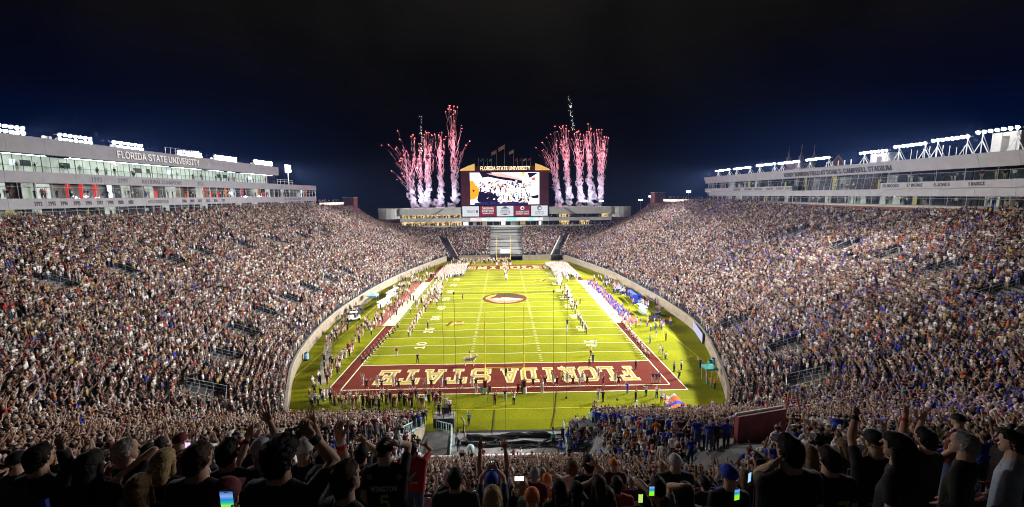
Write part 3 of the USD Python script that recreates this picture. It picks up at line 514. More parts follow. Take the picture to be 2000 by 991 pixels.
tier(R_, 1, YA, 24.8, 30.1, 32.3, 5.2, 'dark', depth=5.); tier(R_, 1, 54.2, 107.4, 30.1, 32.3, 6.6, 'dark', depth=5.); tier(R_, 1, 25, 54, 28.8, 32.3, 2.0, 'dark', depth=5., slant=-.5); fascia(R_, 1, YA, 109, 32.3, 34.75, .5, 'fascia_light', .9)
MB().box2((84.3, YA, 24.9), (91, 106.4, 25.22)).build('ledge', 'coping', R_); MB().box2((84.6, YA, 22.6), (85.2, 106.2, 24.88)).build('base_wall', 'brick', R_); MB().box2((85.7, YA, 34.3), (98, 108.9, 34.72)).build('roof', 'concrete', R_); MB().box2((90.4, YA, 0), (98, 106.4, 34.2)).build('rear_block', 'brick', R_)
for yy in np.arange(11, 22.5, 1.3): MB().bar((86.4, yy, 34.8), (86.4, yy, 36.4+rng.uniform(0,.9)), .05, 5).build('roof_mast', 'white_paint', R_)
for yy in (37, 39, 41, 43, 45): MB().bar((86.4, yy, 34.8), (86.4, yy, 36.2), .12, 5).build('roof_box', 'white_paint', R_)
t, w = 'BOBBY BOWDEN FIELD AT DOAK S. CAMPBELL STADIUM', 33.
yc = (atx(1534, 350, 84.)[1]+atx(1744, 341, 84.)[1])/2; wl_ = abs(atx(1534, 350, 84.)[1]-atx(1744, 341, 84.)[1])
text_on(t, 1.15, wl_, (84.03, yc, 33.35), (0,-1,0), (-.345,0,.94), 'letters', 'letter_dark', R_, .05)
for t, u in (('16 WARD',1657),('34 DUNN',1696),('25 BROOKS',1742),('17 WEINKE',1789),('5 JONES',1842),('5 WARRICK',1910)): text_on(t, .62, abs(atx(u-18,372,83.7)[1]-atx(u+18,372,83.7)[1])*.9, (83.68, atx(u, 374, 83.7)[1], 29.45), (0,-1,0), (0,0,1), 'letters', 'letter_dark', R_, .04)
for t, u in (('SIMMONS',1441),('BOULWARE',1463),('BUTLER',1483),('CARTER',1505),('GREEN',1525),('DAVIS',1543)): text_on(t, .62, abs(atx(u-7,380,83.7)[1]-atx(u+7,380,83.7)[1]), (83.68, atx(u, 380, 83.7)[1], 29.45), (0,-1,0), (0,0,1), 'letters', 'letter_dark', R_, .04)
# lone light pole on the left terrace
p = atx(569, 322, -85); o = thing('light_pole', 'white light pole with square lamp head on the left terrace', 'floodlight', at=(-85.8, p[1], 33.2))
MB().bar((-85.8, p[1], 33.2), (-85.8, p[1], 38.2), .18, 8).build('pole', 'white_paint', o); MB().box((-85.8, p[1], 39.5), (.3, 4.2, 3.)).build('frame', 'steel', o)
mb = MB(); [mb.bar((-85.6, p[1]+a*.95, 39.5+b*.9), (-85.4, p[1]+a*.95, 39.5+b*.9), .44, 10) for a in (-1.5,-.5,.5,1.5) for b in (-1,0,1)]; mb.build('lamp_glass', 'lamp', o); flood(o, (-84.2, p[1], 39.5), (-8, 74, 3), POWER*.8)

# ------------------------------------------------------------------ brick towers, ribbon displays, gothic towers, gable
for s, y, zt, lab in ((-1, 166, 27.6, 'square brick stair tower at the far left corner'), (1, 160, 28.6, 'square brick stair tower at the far right corner')):
    o = thing('brick_tower', lab, 'tower', at=(s*83, y, 0)); MB().box2((s*80.5, y-3, 0), (s*86, y+3, zt)).build('wall', 'brick', o); MB().box2((s*80.2, y-3.3, zt), (s*86.3, y+3.3, zt+.4)).build('cap', 'concrete', o)
mk('ribbon', {'g': ('geometry', {}), 'n': ('noise_texture', {'scale': .25, 'detail': 2.}), 'r': ('rgb_ramp', {'ramp': [(.35, (1.,.5,.4)), (.5, (1.,.9,.85)), (.65, (1.,.6,.35))]}), 'e': ('emission', {'strength': 1.3})}, [('g.position','n.vector'), ('n.fac','r.fac'), ('r.color','e.color')], 'e.emission')
for s, y0, y1, lab in ((-1, 128, 158, 'glowing orange ribbon display beyond the left press box'), (1, 109.5, 154, 'glowing orange ribbon display beyond the right press box')):
    o = thing('ribbon_display', lab, 'display', at=(s*84, y0, 24)); MB().box2((s*84.1, y0, 24.2), (s*84.5, y1, 25.6)).build('cabinet', 'dark_metal', o)
    n = 6
    for i in range(n): MB().box2((s*84.04, y0+(y1-y0)*i/n+.05, 24.3), (s*84.09, y0+(y1-y0)*(i+1)/n-.05, 25.5)).build('screen', 'ribbon', o)
    MB().box2((s*85, y0+.1, 20), (s*91, y1, 25.2)).build('concourse_wall', 'dark_concrete', o)
    for k in range(40): pressbox_person(s, rng.uniform(y0, y1), 25.2, rng.uniform(.6, 2.5))
plain('gothic', (.5,.45,.5), .8, .3, .6)
for s, x, y, lab in ((-1, -150, 150, 'dim gothic tower with thin spires behind the left roof'), (1, 150, 146, 'dim gothic tower with thin spires behind the right roof')):
    o = thing('gothic_tower', lab, 'tower', at=(x, y, 0)); z0 = 41.5 if s < 0 else 42.5
    MB().box2((x-3.6, y-5, 0), (x+3.6, y+5, z0)).build('tower_body', 'gothic', o)
    for k in np.arange(-4.6, 4.7, 1.5): MB().box((x-s*3.6, y+k, z0+.5), (.8, 1.1, 1.)).build('battlement', 'gothic', o)
    for a, b, hh in ((-1,-1,0), (-1,1,.3), (1,-1,0), (1,1,.4)):
        MB().box((x+a*3.2, y+b*4.6, z0+1.3), (1.5, 1.5, 4.6)).build('turret', 'gothic', o); MB().bar((x+a*3.2, y+b*4.6, z0+3.6), (x+a*3.2, y+b*4.6, z0+6.6+hh*3), .6, 6, .05).build('spire', 'gothic', o); MB().bar((x+a*3.2, y+b*4.6, z0+6.2), (x+a*3.2, y+b*4.6, z0+9.2), .08, 5).build('finial', 'white_paint', o)
x, y = 130, 90; o = thing('gabled_building', 'brick gable peeking over the right roof between lights', 'building', at=(x, y, 0)); z0 = 37.2
v = np.array([[x-5,y-4.5,0],[x-5,y+4.5,0],[x-5,y+4.5,z0],[x-5,y,z0+4.4],[x-5,y-4.5,z0]]); v2 = v+[14,0,0]; obj('wall', (np.vstack([v, v2]), np.array([[0,1,2],[0,2,4],[4,2,3],[5,7,6],[5,9,7],[9,8,7],[0,5,6],[0,6,1],[1,6,7],[1,7,2],[0,4,9],[0,9,5]])), 'brick', o)
for sgn in (-1, 1): MB().bar((x-5.2, y+sgn*4.9, z0-.3), (x-5.2, y, z0+4.6), .25, 4).build('gable_coping', 'coping', o)
for u, v, yy, lab in ((1253, 396, 175, 'short street lamp pole beside the far right brick tower'), (1273, 389, 190, 'greenish street lamp glowing left of the right brick tower'), (1347, 381, 260, 'small distant lamp above the right ribbon display'), (1385, 381, 230, 'small distant lamp at the end of the right press box'), (1146, 396, 165, 'left lamp of a pair above the far right drum wall'), (1176, 396, 165, 'right lamp of a pair above the far right drum wall')):
    p = aty(u, v, yy); o = thing('street_lamp', lab, 'street lamp', at=(p[0], p[1], 0)); k = yy/175
    MB().bar((p[0], p[1], 0), p, .12*k, 6).build('pole', 'steel', o); mb = MB(); [mb.box(p+[a*k,-.2,0], (.8*k,.3,.9*k)) for a in (-.8, 0, .8)]; mb.build('lamp_head', 'lamp_far', o) if 'lamp_far' in MATS else (glow('lamp_far', (.75,1.,.95), 3.), mb.build('lamp_head', 'lamp_far', o))

# ------------------------------------------------------------------ far end building and its video board
EB = thing('end_building', 'long grey curved building with lit suites below the video board', 'building', at=(1, 142, 0))
plain('fascia_grey', (.74,.76,.75), .75, .08, .4)
mk('suite_glow', {'g': ('geometry', {}), 'v': ('voronoi_texture', {'scale': 1.3}), 'r': ('rgb_ramp', {'ramp': [(0, (.05,.03,.01)), (.35, (.5,.3,.1)), (.6, (1.,.75,.35)), (1, (.8,.55,.25))]}), 'e': ('emission', {'strength': .9})}, [('g.position','v.vector'), ('v.color','r.fac'), ('r.color','e.color')], 'e.emission')
for s, x0, x1, dark in ((-1, -50.6, -21., 0), (1, 22.7, 53.3, 1)):
    for a in np.arange(x0, x1-.1, (x1-x0)/6):
        b = a+(x1-x0)/6-.03
        MB().box2((a, 140, 18.9), (b, 146, 22.3)).build('fascia_panel', 'fascia_grey', EB); MB().box2((a, 139.8, 15.6), (b, 140.6, 17.2)).build('fascia_panel', 'fascia_grey', EB); MB().box2((a, 139.6, 12.6), (b, 140.5, 13.5)).build('fascia_panel', 'fascia_grey', EB)
        m = 'suite_glow' if not dark or a > x1-8 or rng.random() < .4 else 'room_dark'
        MB().box2((a, 143, 17.2), (b, 143.2, 18.9)).build('suite_wall', m, EB); MB().box2((a, 143, 13.5), (b, 143.2, 15.6)).build('suite_wall', 'suite_glow' if not dark or rng.random() < .4 else 'room_dark', EB)
        for zz, h in ((17.2, 1.7), (13.5, 2.1)): MB().bar((a+.05, 140.3, zz), (a+.05, 140.3, zz+h), .07, 4).build('mullion', 'dark_metal', EB)
    MB().box2((x0, 140.5, 16.9), (x1, 143, 17.15)).build('floor_slab', 'concrete', EB); MB().box2((x0, 140.5, 13.2), (x1, 143, 13.45)).build('floor_slab', 'concrete', EB)
    for k in range(46):
        for zz in (17.2, 13.5): put(np.array([[rng.uniform(x0+.5, x1-.5), 141+rng.uniform(0,1.), zz-.3]]), np.array([math.pi]), 1)
    c = (s*-50.6 if s > 0 else -50.6)                    # drum at the outer end
    cx, r = (-56., 6.) if s < 0 else (58.3, 5.6)
    for a in range(9):
        t0, t1 = math.pi+a*math.pi/9, math.pi+(a+.97)*math.pi/9; q = [(cx+r*_c(t0), 144+r*.75*_s(t0)), (cx+r*_c(t1), 144+r*.75*_s(t1)), (cx+(r-.3)*_c(t1), 144+(r-.3)*.75*_s(t1)), (cx+(r-.3)*_c(t0), 144+(r-.3)*.75*_s(t0))]
        m = prism(Polygon(q), 5.2); m.apply_translation([0,0,17.1]); obj('drum_panel', m, 'fascia_grey', EB)
    MB().box2((cx-r+.6, 141.5, 9), (cx+r-.3, 147, 17.08)).build('brick_base', 'brick', EB); MB().box2((cx-r+.4, 141.2, 14.6), (cx+r-.2, 141.5, 15.0)).build('brick_band', 'coping', EB)
    # outlined spear on the fascias, a raised dark outline that bends over both storeys
    P = [(0,0,21.9),(5.2,0,18.95),(3.6,0,18.2),(6.8,-.3,17.1),(8.6,-.3,15.7)] if s > 0 else [(0,0,21.9),(-5.,0,18.95),(-3.4,0,18.2),(-6.6,-.3,17.1),(-8.4,-.3,15.7)]
    bx = 29.6 if s > 0 else -29.
    for off in (0, s*3.2, s*6.4):
        q = [np.array([bx+x*.9+off*(i/4), 139.93+dy-.02, z]) for i, (x, dy, z) in enumerate(P)]
        for a, b in zip(q[:-1], q[1:]): MB().bar(a, b, .07, 4).build('spear_outline', 'letter_grey', EB)
MB().box2((-20.8, 139.9, 12.6), (22.5, 146, 13.4)).build('fascia_panel', 'fascia_grey', EB); MB().box2((-20.8, 140., 15.5), (22.5, 146, 17.5)).build('fascia_panel', 'fascia_grey', EB); MB().box2((-20.8, 143, 13.4), (22.5, 143.2, 15.5)).build('suite_wall', 'room_dark', EB)
for x in np.arange(-20.5, 22.4, 3.06): MB().bar((x, 140.2, 13.4), (x, 140.2, 15.5), .08, 4).build('mullion', 'steel', EB)
for k in range(9): MB().box2((-20+k*4.7, 142.7, 13.6), (-20+k*4.7+rng.uniform(1,3), 142.9, 15.2)).build('suite_screen', ['white_screen','room_wall','green_screen','room_dark'][k % 4], EB)
SB = thing('video_board', 'giant maroon framed video board showing the team under gold letters', 'scoreboard', at=(1, 143, 0))
plain('board_maroon', (.15,.035,.07), .6, .1, .5)
MB().box2((-20.6, 141.2, 17.6), (-16.4, 146, 39.9)).build('side_column', 'board_maroon', SB); MB().box2((17.9, 141.2, 17.6), (22.3, 146, 39.9)).build('side_column', 'board_maroon', SB); MB().box2((-16.35, 142, 17.6), (17.85, 146, 39.9)).build('back', 'dark_metal', SB)
pass; glow('sign_gold', (1.,.82,.5), 1.4)
HD = MB().box2((-16.4, 140.9, 39.4), (17.9, 142.4, 42.2)).build('header', 'board_maroon', SB); text_on('FLORIDA STATE UNIVERSITY', 1.75, 24.3, (1.1, 140.88, 41.25), (1,0,0), (0,0,1), 'letters', 'sign_gold', HD, .2)
glow('spear_gold', (.75,.45,.14), .9)
for s, x in ((-1, -18.3), (1, 20.2)):
    q = Polygon([(x+s*a, b) for a, b in ((-4.6,.1),(2.7,.1),(2.,.9),(0,1.7),(-1.4,2.4),(-4.6,3.4),(-4.6,1.9))]); m = prism(q, .4); v = np.array(m.vertices); obj('spear_tip', (np.c_[v[:,0], 140.6-v[:,2], v[:,1]+40.0], np.array(m.faces)[:, ::-1]), 'spear_gold', SB)
# the picture on the screen: a loose crowd scene of white figures, dark ground and an orange figure at the left, drawn as flat shapes of light
S0, S1, T0, T1 = -16.2, 17.7, 23.7, 39.2; sc_layers = []
glow('px_white', (.95,.93,1.), 1.25); glow('px_black', (.012,.008,.03), 1.); glow('px_orange', (1.,.42,.02), 1.); glow('px_pink', (.95,.55,.5), 1.); glow('px_maroon', (.17,.02,.05), 1.); glow('px_navy', (.03,.02,.14), 1.); glow('px_yellow', (1.,.72,.2), 1.); glow('px_red', (.85,.12,.04), 1.)
MB().box2((S0-.15, 141.5, T0-.1), (S1+.15, 141.98, T1+.1)).build('screen_housing', 'dark_metal', SB)
LAY = [0]
def px_poly(pts, m):
    """pts in the screen's own 0..1 coordinates, u to the right, v downwards."""
    LAY[0] += 1; pg = Polygon([(S0+u*(S1-S0), T1-v*(T1-T0)) for u, v in pts]).buffer(0)
    from shapely.geometry import box as sbox
    for g_ in getattr(pg.intersection(sbox(S0, T0, S1, T1)), 'geoms', [pg.intersection(sbox(S0, T0, S1, T1))]):
        if g_.is_empty or g_.area < .002: continue
        v, f = trimesh.creation.triangulate_polygon(g_, engine='earcut'); PXM.setdefault(m, MB()).add(np.c_[v[:,0], np.full(len(v), 141.49-.003*LAY[0]), v[:,1]], f)
PXM = {}
px_poly([(0,0),(1,0),(1,1),(0,1)], 'px_white'); px_poly([(.14,0),(.3,0),(.46,.12),(.6,.17),(.76,.26),(.74,.34),(.6,.26),(.46,.22),(.26,.13),(.18,.16)], 'px_black'); px_poly([(.24,.03),(.46,.02),(.6,.12),(.74,.2),(.73,.25),(.56,.17),(.4,.12)], 'px_pink')
px_poly([(.0,.26),(.04,.24),(.09,.4),(.14,.52),(.11,.74),(.06,.83),(.0,.84)], 'px_orange'); px_poly([(.03,.52),(.07,.54),(.05,.62)], 'px_maroon'); px_poly([(.13,.58),(.24,.6),(.36,.64),(.4,.78),(.38,.93),(.12,.93),(.1,.84)], 'px_black'); px_poly([(.06,.95),(.3,.9),(.62,.92),(.84,.94),(.84,1),(.06,1)], 'px_navy')
px_poly([(.83,.02),(.98,.02),(.9,.13),(.86,.18)], 'px_black'); px_poly([(.88,.2),(.93,.15),(.95,.22),(.91,.26)], 'px_red'); px_poly([(.75,0),(.79,0),(.78,.12),(.755,.14)], 'px_yellow'); px_poly([(.86,.76),(.99,.7),(.99,.8),(.92,.82)], 'px_black')
r2 = np.random.default_rng(3)
for k in range(300):
    u = r2.uniform(.14, .86); v = r2.uniform(.24, .93); w = r2.uniform(.008, .034); h = r2.uniform(.02, .1); a = r2.uniform(-.02, .02)
    inblack = (u < .4 and v > .62)
    m = r2.choice(['px_black','px_black','px_navy','px_pink','px_maroon','px_white','px_white','px_red','px_yellow'], p=[.24,.16,.1,.14,.12,.08,.04,.06,.06]) if not inblack else r2.choice(['px_black','px_white'], p=[.95,.05])
    if v < .3 and u > .7: continue
    px_poly([(u,v),(u+w,v+a),(u+w*.8+a,v+h),(u-w*.1+a,v+h*.8)], m)
for k in range(7):
    u = .38+k*.075; v = .42+.04*(k % 3); px_poly([(u,v),(u+.03,v-.02),(u+.05,v+.12),(u+.045,v+.3),(u+.015,v+.34),(u-.01,v+.2)], 'px_white'); px_poly([(u+.012,v-.05),(u+.03,v-.05),(u+.03,v-.01),(u+.012,v)], 'px_maroon'); px_poly([(u+.018,v+.22),(u+.03,v+.24),(u+.028,v+.36),(u+.014,v+.36)], 'px_black')
for m, mb in PXM.items(): mb.build('screen_picture', m, SB)
MB().box2((-20.5, 140.6, 17.7), (22.3, 141.1, 23.3)).build('sponsor_backing', 'dark_metal', SB)
glow('ad_white', (.72,.74,.78), .85); glow('ad_maroon', (.2,.025,.06), .9); glow('ad_grey', (.1,.1,.13), 1.); glow('ad_pale', (.9,.8,.72), .9)
AW = (42.8-.6)/5
for i, m in enumerate(('ad_white','ad_maroon','ad_white','ad_maroon','ad_white')):
    x0 = -20.3+i*AW; SP = MB().box2((x0+.15, 140.5, 18.), (x0+AW-.15, 140.58, 23.)).build('sponsor_panel', m, SB); xc = x0+AW/2; T = lambda t, h, w, z, mm: text_on(t, h, w, (xc, 140.49, z), (1,0,0), (0,0,1), 'letters', mm, SP, .03)
    ring = lambda r, z, mm: obj('emblem', (lambda q: (np.c_[np.array(q.vertices)[:,0]+xc, 140.47-np.array(q.vertices)[:,2], np.array(q.vertices)[:,1]+z], np.array(q.faces)[:, ::-1]))(prism(Point(0,0).buffer(r).difference(Point(.15*r,-.1*r).buffer(r*.55)), .03)), mm, SB)
    if i == 0: T('TRUIST', 1.1, 4.3, 20.4, 'ad_grey') ; MB().box2((xc+2.6, 140.44, 19.8), (xc+3.6, 140.49, 21.)).build('emblem', 'ad_grey', SB)
    if i == 1: T('Seminole', 1.1, 5.6, 22.1, 'ad_pale'); T('SPORTSHOP', 1.2, 6., 20.6, 'ad_pale'); T('SEMINOLES.COM', .5, 5.2, 19.4, 'ad_pale')
    if i == 2:
        T('ATHLETE', 1., 5., 19.9, 'ad_grey'); T('SEMINOLE', .7, 4.4, 20.9, 'ad_grey')
        MB().sheet([(0,0),(1,0),(1,1)], 0); obj('emblem', (np.array([[xc-2.2,140.46,21.7],[xc+2.2,140.46,21.7],[xc+1.,140.46,22.3],[xc+.35,140.46,22.9],[xc-.35,140.46,22.9],[xc-1.,140.46,22.3]]), np.array([[0,1,2],[0,2,5],[5,2,3],[5,3,4]])), 'ad_grey', SB); obj('emblem', (np.array([[xc-2.4,140.46,19.1],[xc+2.4,140.46,19.1],[xc,140.46,18.5]]), np.array([[0,2,1]])), 'ad_grey', SB)
    if i == 3: ring(1., 21.9, 'ad_pale'); T('FLORIDA STATE', .75, 6.4, 20.1, 'ad_pale'); T('UNIVERSITY CENTER', .65, 6.4, 19.1, 'ad_pale')
    if i == 4: ring(1.1, 21.8, 'ad_grey'); T('CAPITAL', .7, 4.4, 20., 'ad_grey'); T('HEALTH PLAN', .5, 4.2, 19., 'ad_grey')
mk('strip_screen', {'g': ('geometry', {}), 'n': ('noise_texture', {'scale': .12, 'detail': 1.}), 'r': ('rgb_ramp', {'ramp': [(.36, (.35,.95,.9)), (.45, (.95,1.,1.)), (.58, (1.,1.,1.)), (.66, (.95,.6,.65))]}), 'e': ('emission', {'strength': 1.})}, [('g.position','n.vector'), ('n.fac','r.fac'), ('r.color','e.color')], 'e.emission')
MB().box2((-16.4, 139.86, 15.95), (17.2, 139.98, 17.15)).build('strip_screen', 'strip_screen', SB); MB().box2((17.7, 139.86, 16.), (19.2, 139.98, 17.1)).build('strip_screen', 'px_white', SB)
# flags along the top: each its own thing
FL = [(938,.9,4.,'bare',None),(947,.9,4,'pale green','teal'),(955,.9,4,'blue','navy'),(964,.9,4,'grey','grey'),(973,1.6,8,'white and pink','white'),(989,2.,10.5,'red and white striped','red'),(1006,1.4,8,'tan','tan'),(1014,.8,4,'small red','red'),(1023,.8,4,'small dark','maroon'),(1031,.8,4,'small pale','white'),(1039,.8,4,'small pink','red')]
for kk, vv in K.items(): plain('cloth_'+kk, vv, .85, .12, 5.)
for u, sz, h, lab, c in FL:
    x = aty(u, 320, 141.8)[0]; o = thing('flag', f'{lab} flag hanging on a pole on top of the video board' if c else 'bare short flagpole, leftmost on top of the video board', 'flag', at=(x, 141.8, 42.2)); MB().bar((x, 141.8, 42.2), (x, 141.8, 42.2+h), .07, 6, .04).build('pole', 'white_paint', o)
    if c:
        n = 7; t = np.linspace(0, 1, n); v = []; L = sz*1.5
        for z in (0, 1):
            for k in range(n): v.append((x - t[k]*L, 141.8+.25*math.sin(t[k]*6+u), 42.2+h-.2-(1-z)*sz*1. - t[k]*sz*(.75 if sz > 1.2 else .9)))
        f = [[k, k+1, n+k+1, n+k] for k in range(n-1)]; obj('cloth', (np.array(v), np.array(f)), 'cloth_'+c, o)
        if 'striped' in lab or 'pink' in lab:
            for q in (.12, .42, .72):
                w = [(np.array(v[k])*(1-zz)+np.array(v[n+k])*zz)+[0,-.03,0] for zz in (q, q+.14) for k in range(n)]; obj('stripe', (np.array(w), np.array(f)), 'cloth_white' if 'red' in lab else 'cloth_red', o)
# the band's benches in the far stand with a small tunnel
for k in range(31):
    y = 115.2+k*.8; z = 2.0+.395*(y-114)
    if 114 < y < 118.4:
        for a, b in ((-6.1,-1.6),(2.9,8.2)): MB().box2((a, y-.22, z+.3), (b, y+.2, z+.42)).build('bench', 'white_paint', STAND[3])
    else: MB().box2((-6.1, y-.22, z+.3), (8.2, y+.2, z+.42)).build('bench', 'white_paint' if k % 4 else 'concrete', STAND[3])
MB().box2((-1.5, 115.8, 0.), (2.8, 118.2, 4.6)).build('tunnel_roof', 'white_paint', STAND[3]); MB().box2((-1.3, 113.4, 0), (2.6, 115.78, 3.2)).build('tunnel_mouth', 'room_dark', STAND[3]); MB().box2((-1.5, 113.2, 3.22), (2.8, 115.9, 3.9)).build('tunnel_lintel', 'white_paint', STAND[3])
for x in (-6.4, 8.5):
    for k in range(0, 30, 3): MB().bar((x, 114.5+k*.8, 2.2+k*.32), (x, 114.5+k*.8, 3.3+k*.32), .05, 5).build('rail_post', 'steel', STAND[3])
    MB().bar((x, 114.5, 3.3), (x, 114.5+29*.8, 3.3+29*.32), .06, 5).build('rail', 'steel', STAND[3])
for s in (-1, 1):                                                            # pale slanting walls of the two corner ramps
    a = np.array([s*20.+.3*(s > 0), 114.2, 2.2]); b = np.array([s*26.5, 129.5, 9.2]); MB().bar(a, b, .28, 4).build('ramp_wall', 'coping', STAND[3]); a2 = a+[s*4.2,0,0]; b2 = b+[s*4.2,0,.4]; MB().bar(a2, b2, .28, 4).build('ramp_wall', 'coping', STAND[3])
    MB().box2((s*20.6, 114.6, 0), (s*24.2, 116, 2.4)).build('ramp_gate', 'room_dark', STAND[3])

# ------------------------------------------------------------------ fireworks behind the end building
mk('spark_trail', {'at': ('attribute', {'attribute': 'heat'}), 'g': ('geometry', {}), 'n': ('noise_texture', {'scale': .5, 'detail': 4.}), 'nr': ('rgb_ramp', {'ramp': [(.4, (0,0,0)), (.62, (1,1,1))]}),
    'r': ('rgb_ramp', {'ramp': [(0, (0,0,0)), (.3, (.0,.0,.0)), (.5, (.4,.06,.1)), (.7, (.95,.13,.2)), (.97, (1.,.22,.25)), (1, (1.,.8,.75))]}), 'e': ('emission', {'strength': 1.7}), 'd': ('diffuse_bsdf', {'color': (.7,.66,.74)}), 'tr': ('transparent_bsdf', {}),
    'm': ('mix_closure', {}), 'ad': ('add_closure', {}), 'k': ('math', {'math_type': 'multiply', 'value2': .5})},
   [('at.fac','r.fac'), ('r.color','e.color'), ('g.position','n.vector'), ('n.fac','nr.fac'), ('nr.color','k.value1'), ('k.value','m.fac'), ('tr.BSDF','m.closure1'), ('d.BSDF','m.closure2'), ('m.closure','ad.closure1'), ('e.emission','ad.closure2')], 'ad.closure')
mk('smoke', {'g': ('geometry', {}), 'n': ('noise_texture', {'scale': .42, 'detail': 4., 'roughness': .6}), 'r': ('rgb_ramp', {'ramp': [(.47, (0,0,0)), (.6, (1,1,1))]}), 'k': ('math', {'math_type': 'multiply', 'value2': .8}), 'v': ('principled_volume', {'color': (.85,.83,.9), 'anisotropy': .1})},
   [('g.position','n.vector'), ('n.fac','r.fac'), ('r.color','k.value1'), ('k.value','v.density')], None, 'v.volume')
glow('firework_head', (1.,.16,.17), 5.); glow('rising_spark', (1.,.95,.8), 2.5)
def plume(base, heads, label, extra, zs, off, light_at, power, width=1.):
    FY = 168.; W_ = lambda q: aty(off[0]+q[0]/zs, off[1]+q[1]/zs, FY)
    B = W_(base); o = thing('firework_plume', label, 'fireworks', group=None, at=(B[0], FY, 18)); hs = [W_(h) for h in heads]; r3 = np.random.default_rng(int(base[0]*7+base[1]))
    strands = [(h, True) for h in hs]
    for k in range(int(extra*1.8)):
        a, b = hs[r3.integers(len(hs))], hs[r3.integers(len(hs))]; t = r3.random(); h = a*(1-t)+b*t; strands.append((B+(h-B)*r3.uniform(.72, 1.02)+r3.normal(0, .8, 3), r3.random() < .45))
    v, f, heat, n = [], [], [], 0; hd = MB()
    for h, lit in strands:
        dx = h - B; m = 46; t = np.linspace(0, 1, m); lean = dx[0]*(.25*t + .75*t**1.7) if abs(dx[0]) > 4 else dx[0]*t
        yy = r3.normal(0, 1.6)*t; ph = r3.uniform(0, 6, 4); amp = .95*(1-t)**.8
        x = B[0] + lean + amp*(np.sin(t*(22+r3.uniform(-6,6))+ph[0])*.9+np.sin(t*47+ph[1])*.5) + r3.normal(0,.6)*width*(.7+.9*t)*(1 if not lit else .4); y = B[1]+yy+amp*np.sin(t*31+ph[2]); z = B[2] + dx[2]*(1-(1-t)**1.25)
        mb = MB().tube(np.c_[x, y, z], np.interp(t, [0,.35,.8,1], [.17,.1,.075,.07])*r3.uniform(.7,1.25), 5); a, b = mb.out(); v.append(a); f.append(b+n); n += len(a); heat.append(np.repeat(t*(1 if lit else .86), 5))
        if lit: hd.mesh(trimesh.creation.icosphere(1, r3.uniform(.15,.27)).apply_translation([x[-1], y[-1], z[-1]]))
    tr = obj('spark_trail', (np.vstack(v), np.vstack(f)), 'spark_trail', o); tag(tr, kind='stuff')
    UsdGeom.PrimvarsAPI(tr).CreatePrimvar('heat', Sdf.ValueTypeNames.FloatArray, 'vertex').Set(Vt.FloatArray.FromNumpy(np.concatenate(heat).astype(np.float32)))
    tag(hd.build('spark', 'firework_head', o), kind='stuff')
    top = np.mean([h[2] for h in hs]); m = 16; t = np.linspace(0, 1, m); zc = 20.5+(top-20.5)*.5*t; xc = B[0]+np.mean([h[0]-B[0] for h in hs])*.45*t**1.5 + 1.3*np.sin(t*8+B[0])*(1-t*.4)+.6*np.sin(t*19+B[0]*2)
    mb = MB().tube(np.c_[xc, np.full(m, FY)+.6*np.cos(t*7), zc], np.interp(t, [0,.12,.5,1], [1.5,2.8,1.7,.6])*width*r3.uniform(.75,1.25), 9); obj('smoke_column', mb.out(), 'smoke', o)
    for zf, col, k in ((.25, (.85,.8,1.), .3), (.75, (1.,.3,.36), .45)):
        L = UsdLux.SphereLight.Define(stage, f'{o.GetPath()}/glow_{int(zf*100):03d}'); L.CreateRadiusAttr(.4); L.CreateNormalizeAttr(True); L.CreateIntensityAttr(power*k); L.CreateColorAttr(Gf.Vec3f(*col)); L.AddTranslateOp().Set(Gf.Vec3d(1.5*width, -6., float(zf*(top-18))))
    return o
Z1, O1 = 3.539, (720, 180)
plume((318,765), [(92,350),(157,350),(200,365),(222,250),(320,280),(300,290),(332,302),(172,530),(262,392),(215,545)], 'leftmost firework plume, wide fan of pink sparks curving left', 10, Z1, O1, 0, 5e3)
plume((372,755), [(355,345),(335,420),(360,430),(375,400)], 'low thin firework plume, second from the left', 8, Z1, O1, 0, 3e3, .8)
plume((415,740), [(405,285),(430,275),(450,285),(400,305),(460,290)], 'straight firework plume, third from the left', 12, Z1, O1, 0, 4e3)
plume((505,765), [(480,285),(525,268),(510,315),(535,320),(490,280),(500,290)], 'firework plume with tangled smoke, fourth from the left', 12, Z1, O1, 0, 4e3)
plume((600,745), [(545,127),(562,105),(575,100),(590,90),(610,92),(630,90),(620,125),(663,245),(670,267),(685,360),(722,335),(615,275),(605,325)], 'tallest firework plume, left of the video board, with sparks bending right', 12, Z1, O1, 0, 5e3)
O2 = (980, 180)
plume((400,745), [(255,390),(285,355),(325,320),(300,400),(310,455),(385,245),(388,375)], 'firework plume right of the video board, fanning left', 10, Z1, O2, 0, 4e3)
plume((470,745), [(428,245),(415,265),(445,235),(460,240),(470,255)], 'upright firework plume, second right of the video board', 12, Z1, O2, 0, 4e3)
plume((550,770), [(515,290),(545,280),(525,300),(500,330),(570,300)], 'firework plume in the middle of the right group', 12, Z1, O2, 0, 4e3)
plume((622,755), [(618,230),(600,305),(640,265),(630,270),(585,310)], 'firework plume with one high spark, fourth of the right group', 12, Z1, O2, 0, 4e3)
plume((690,745), [(665,275),(685,275),(700,275),(745,333),(715,345),(712,325),(655,300)], 'rightmost firework plume with a bright dense column', 14, Z1, O2, 0, 4e3)
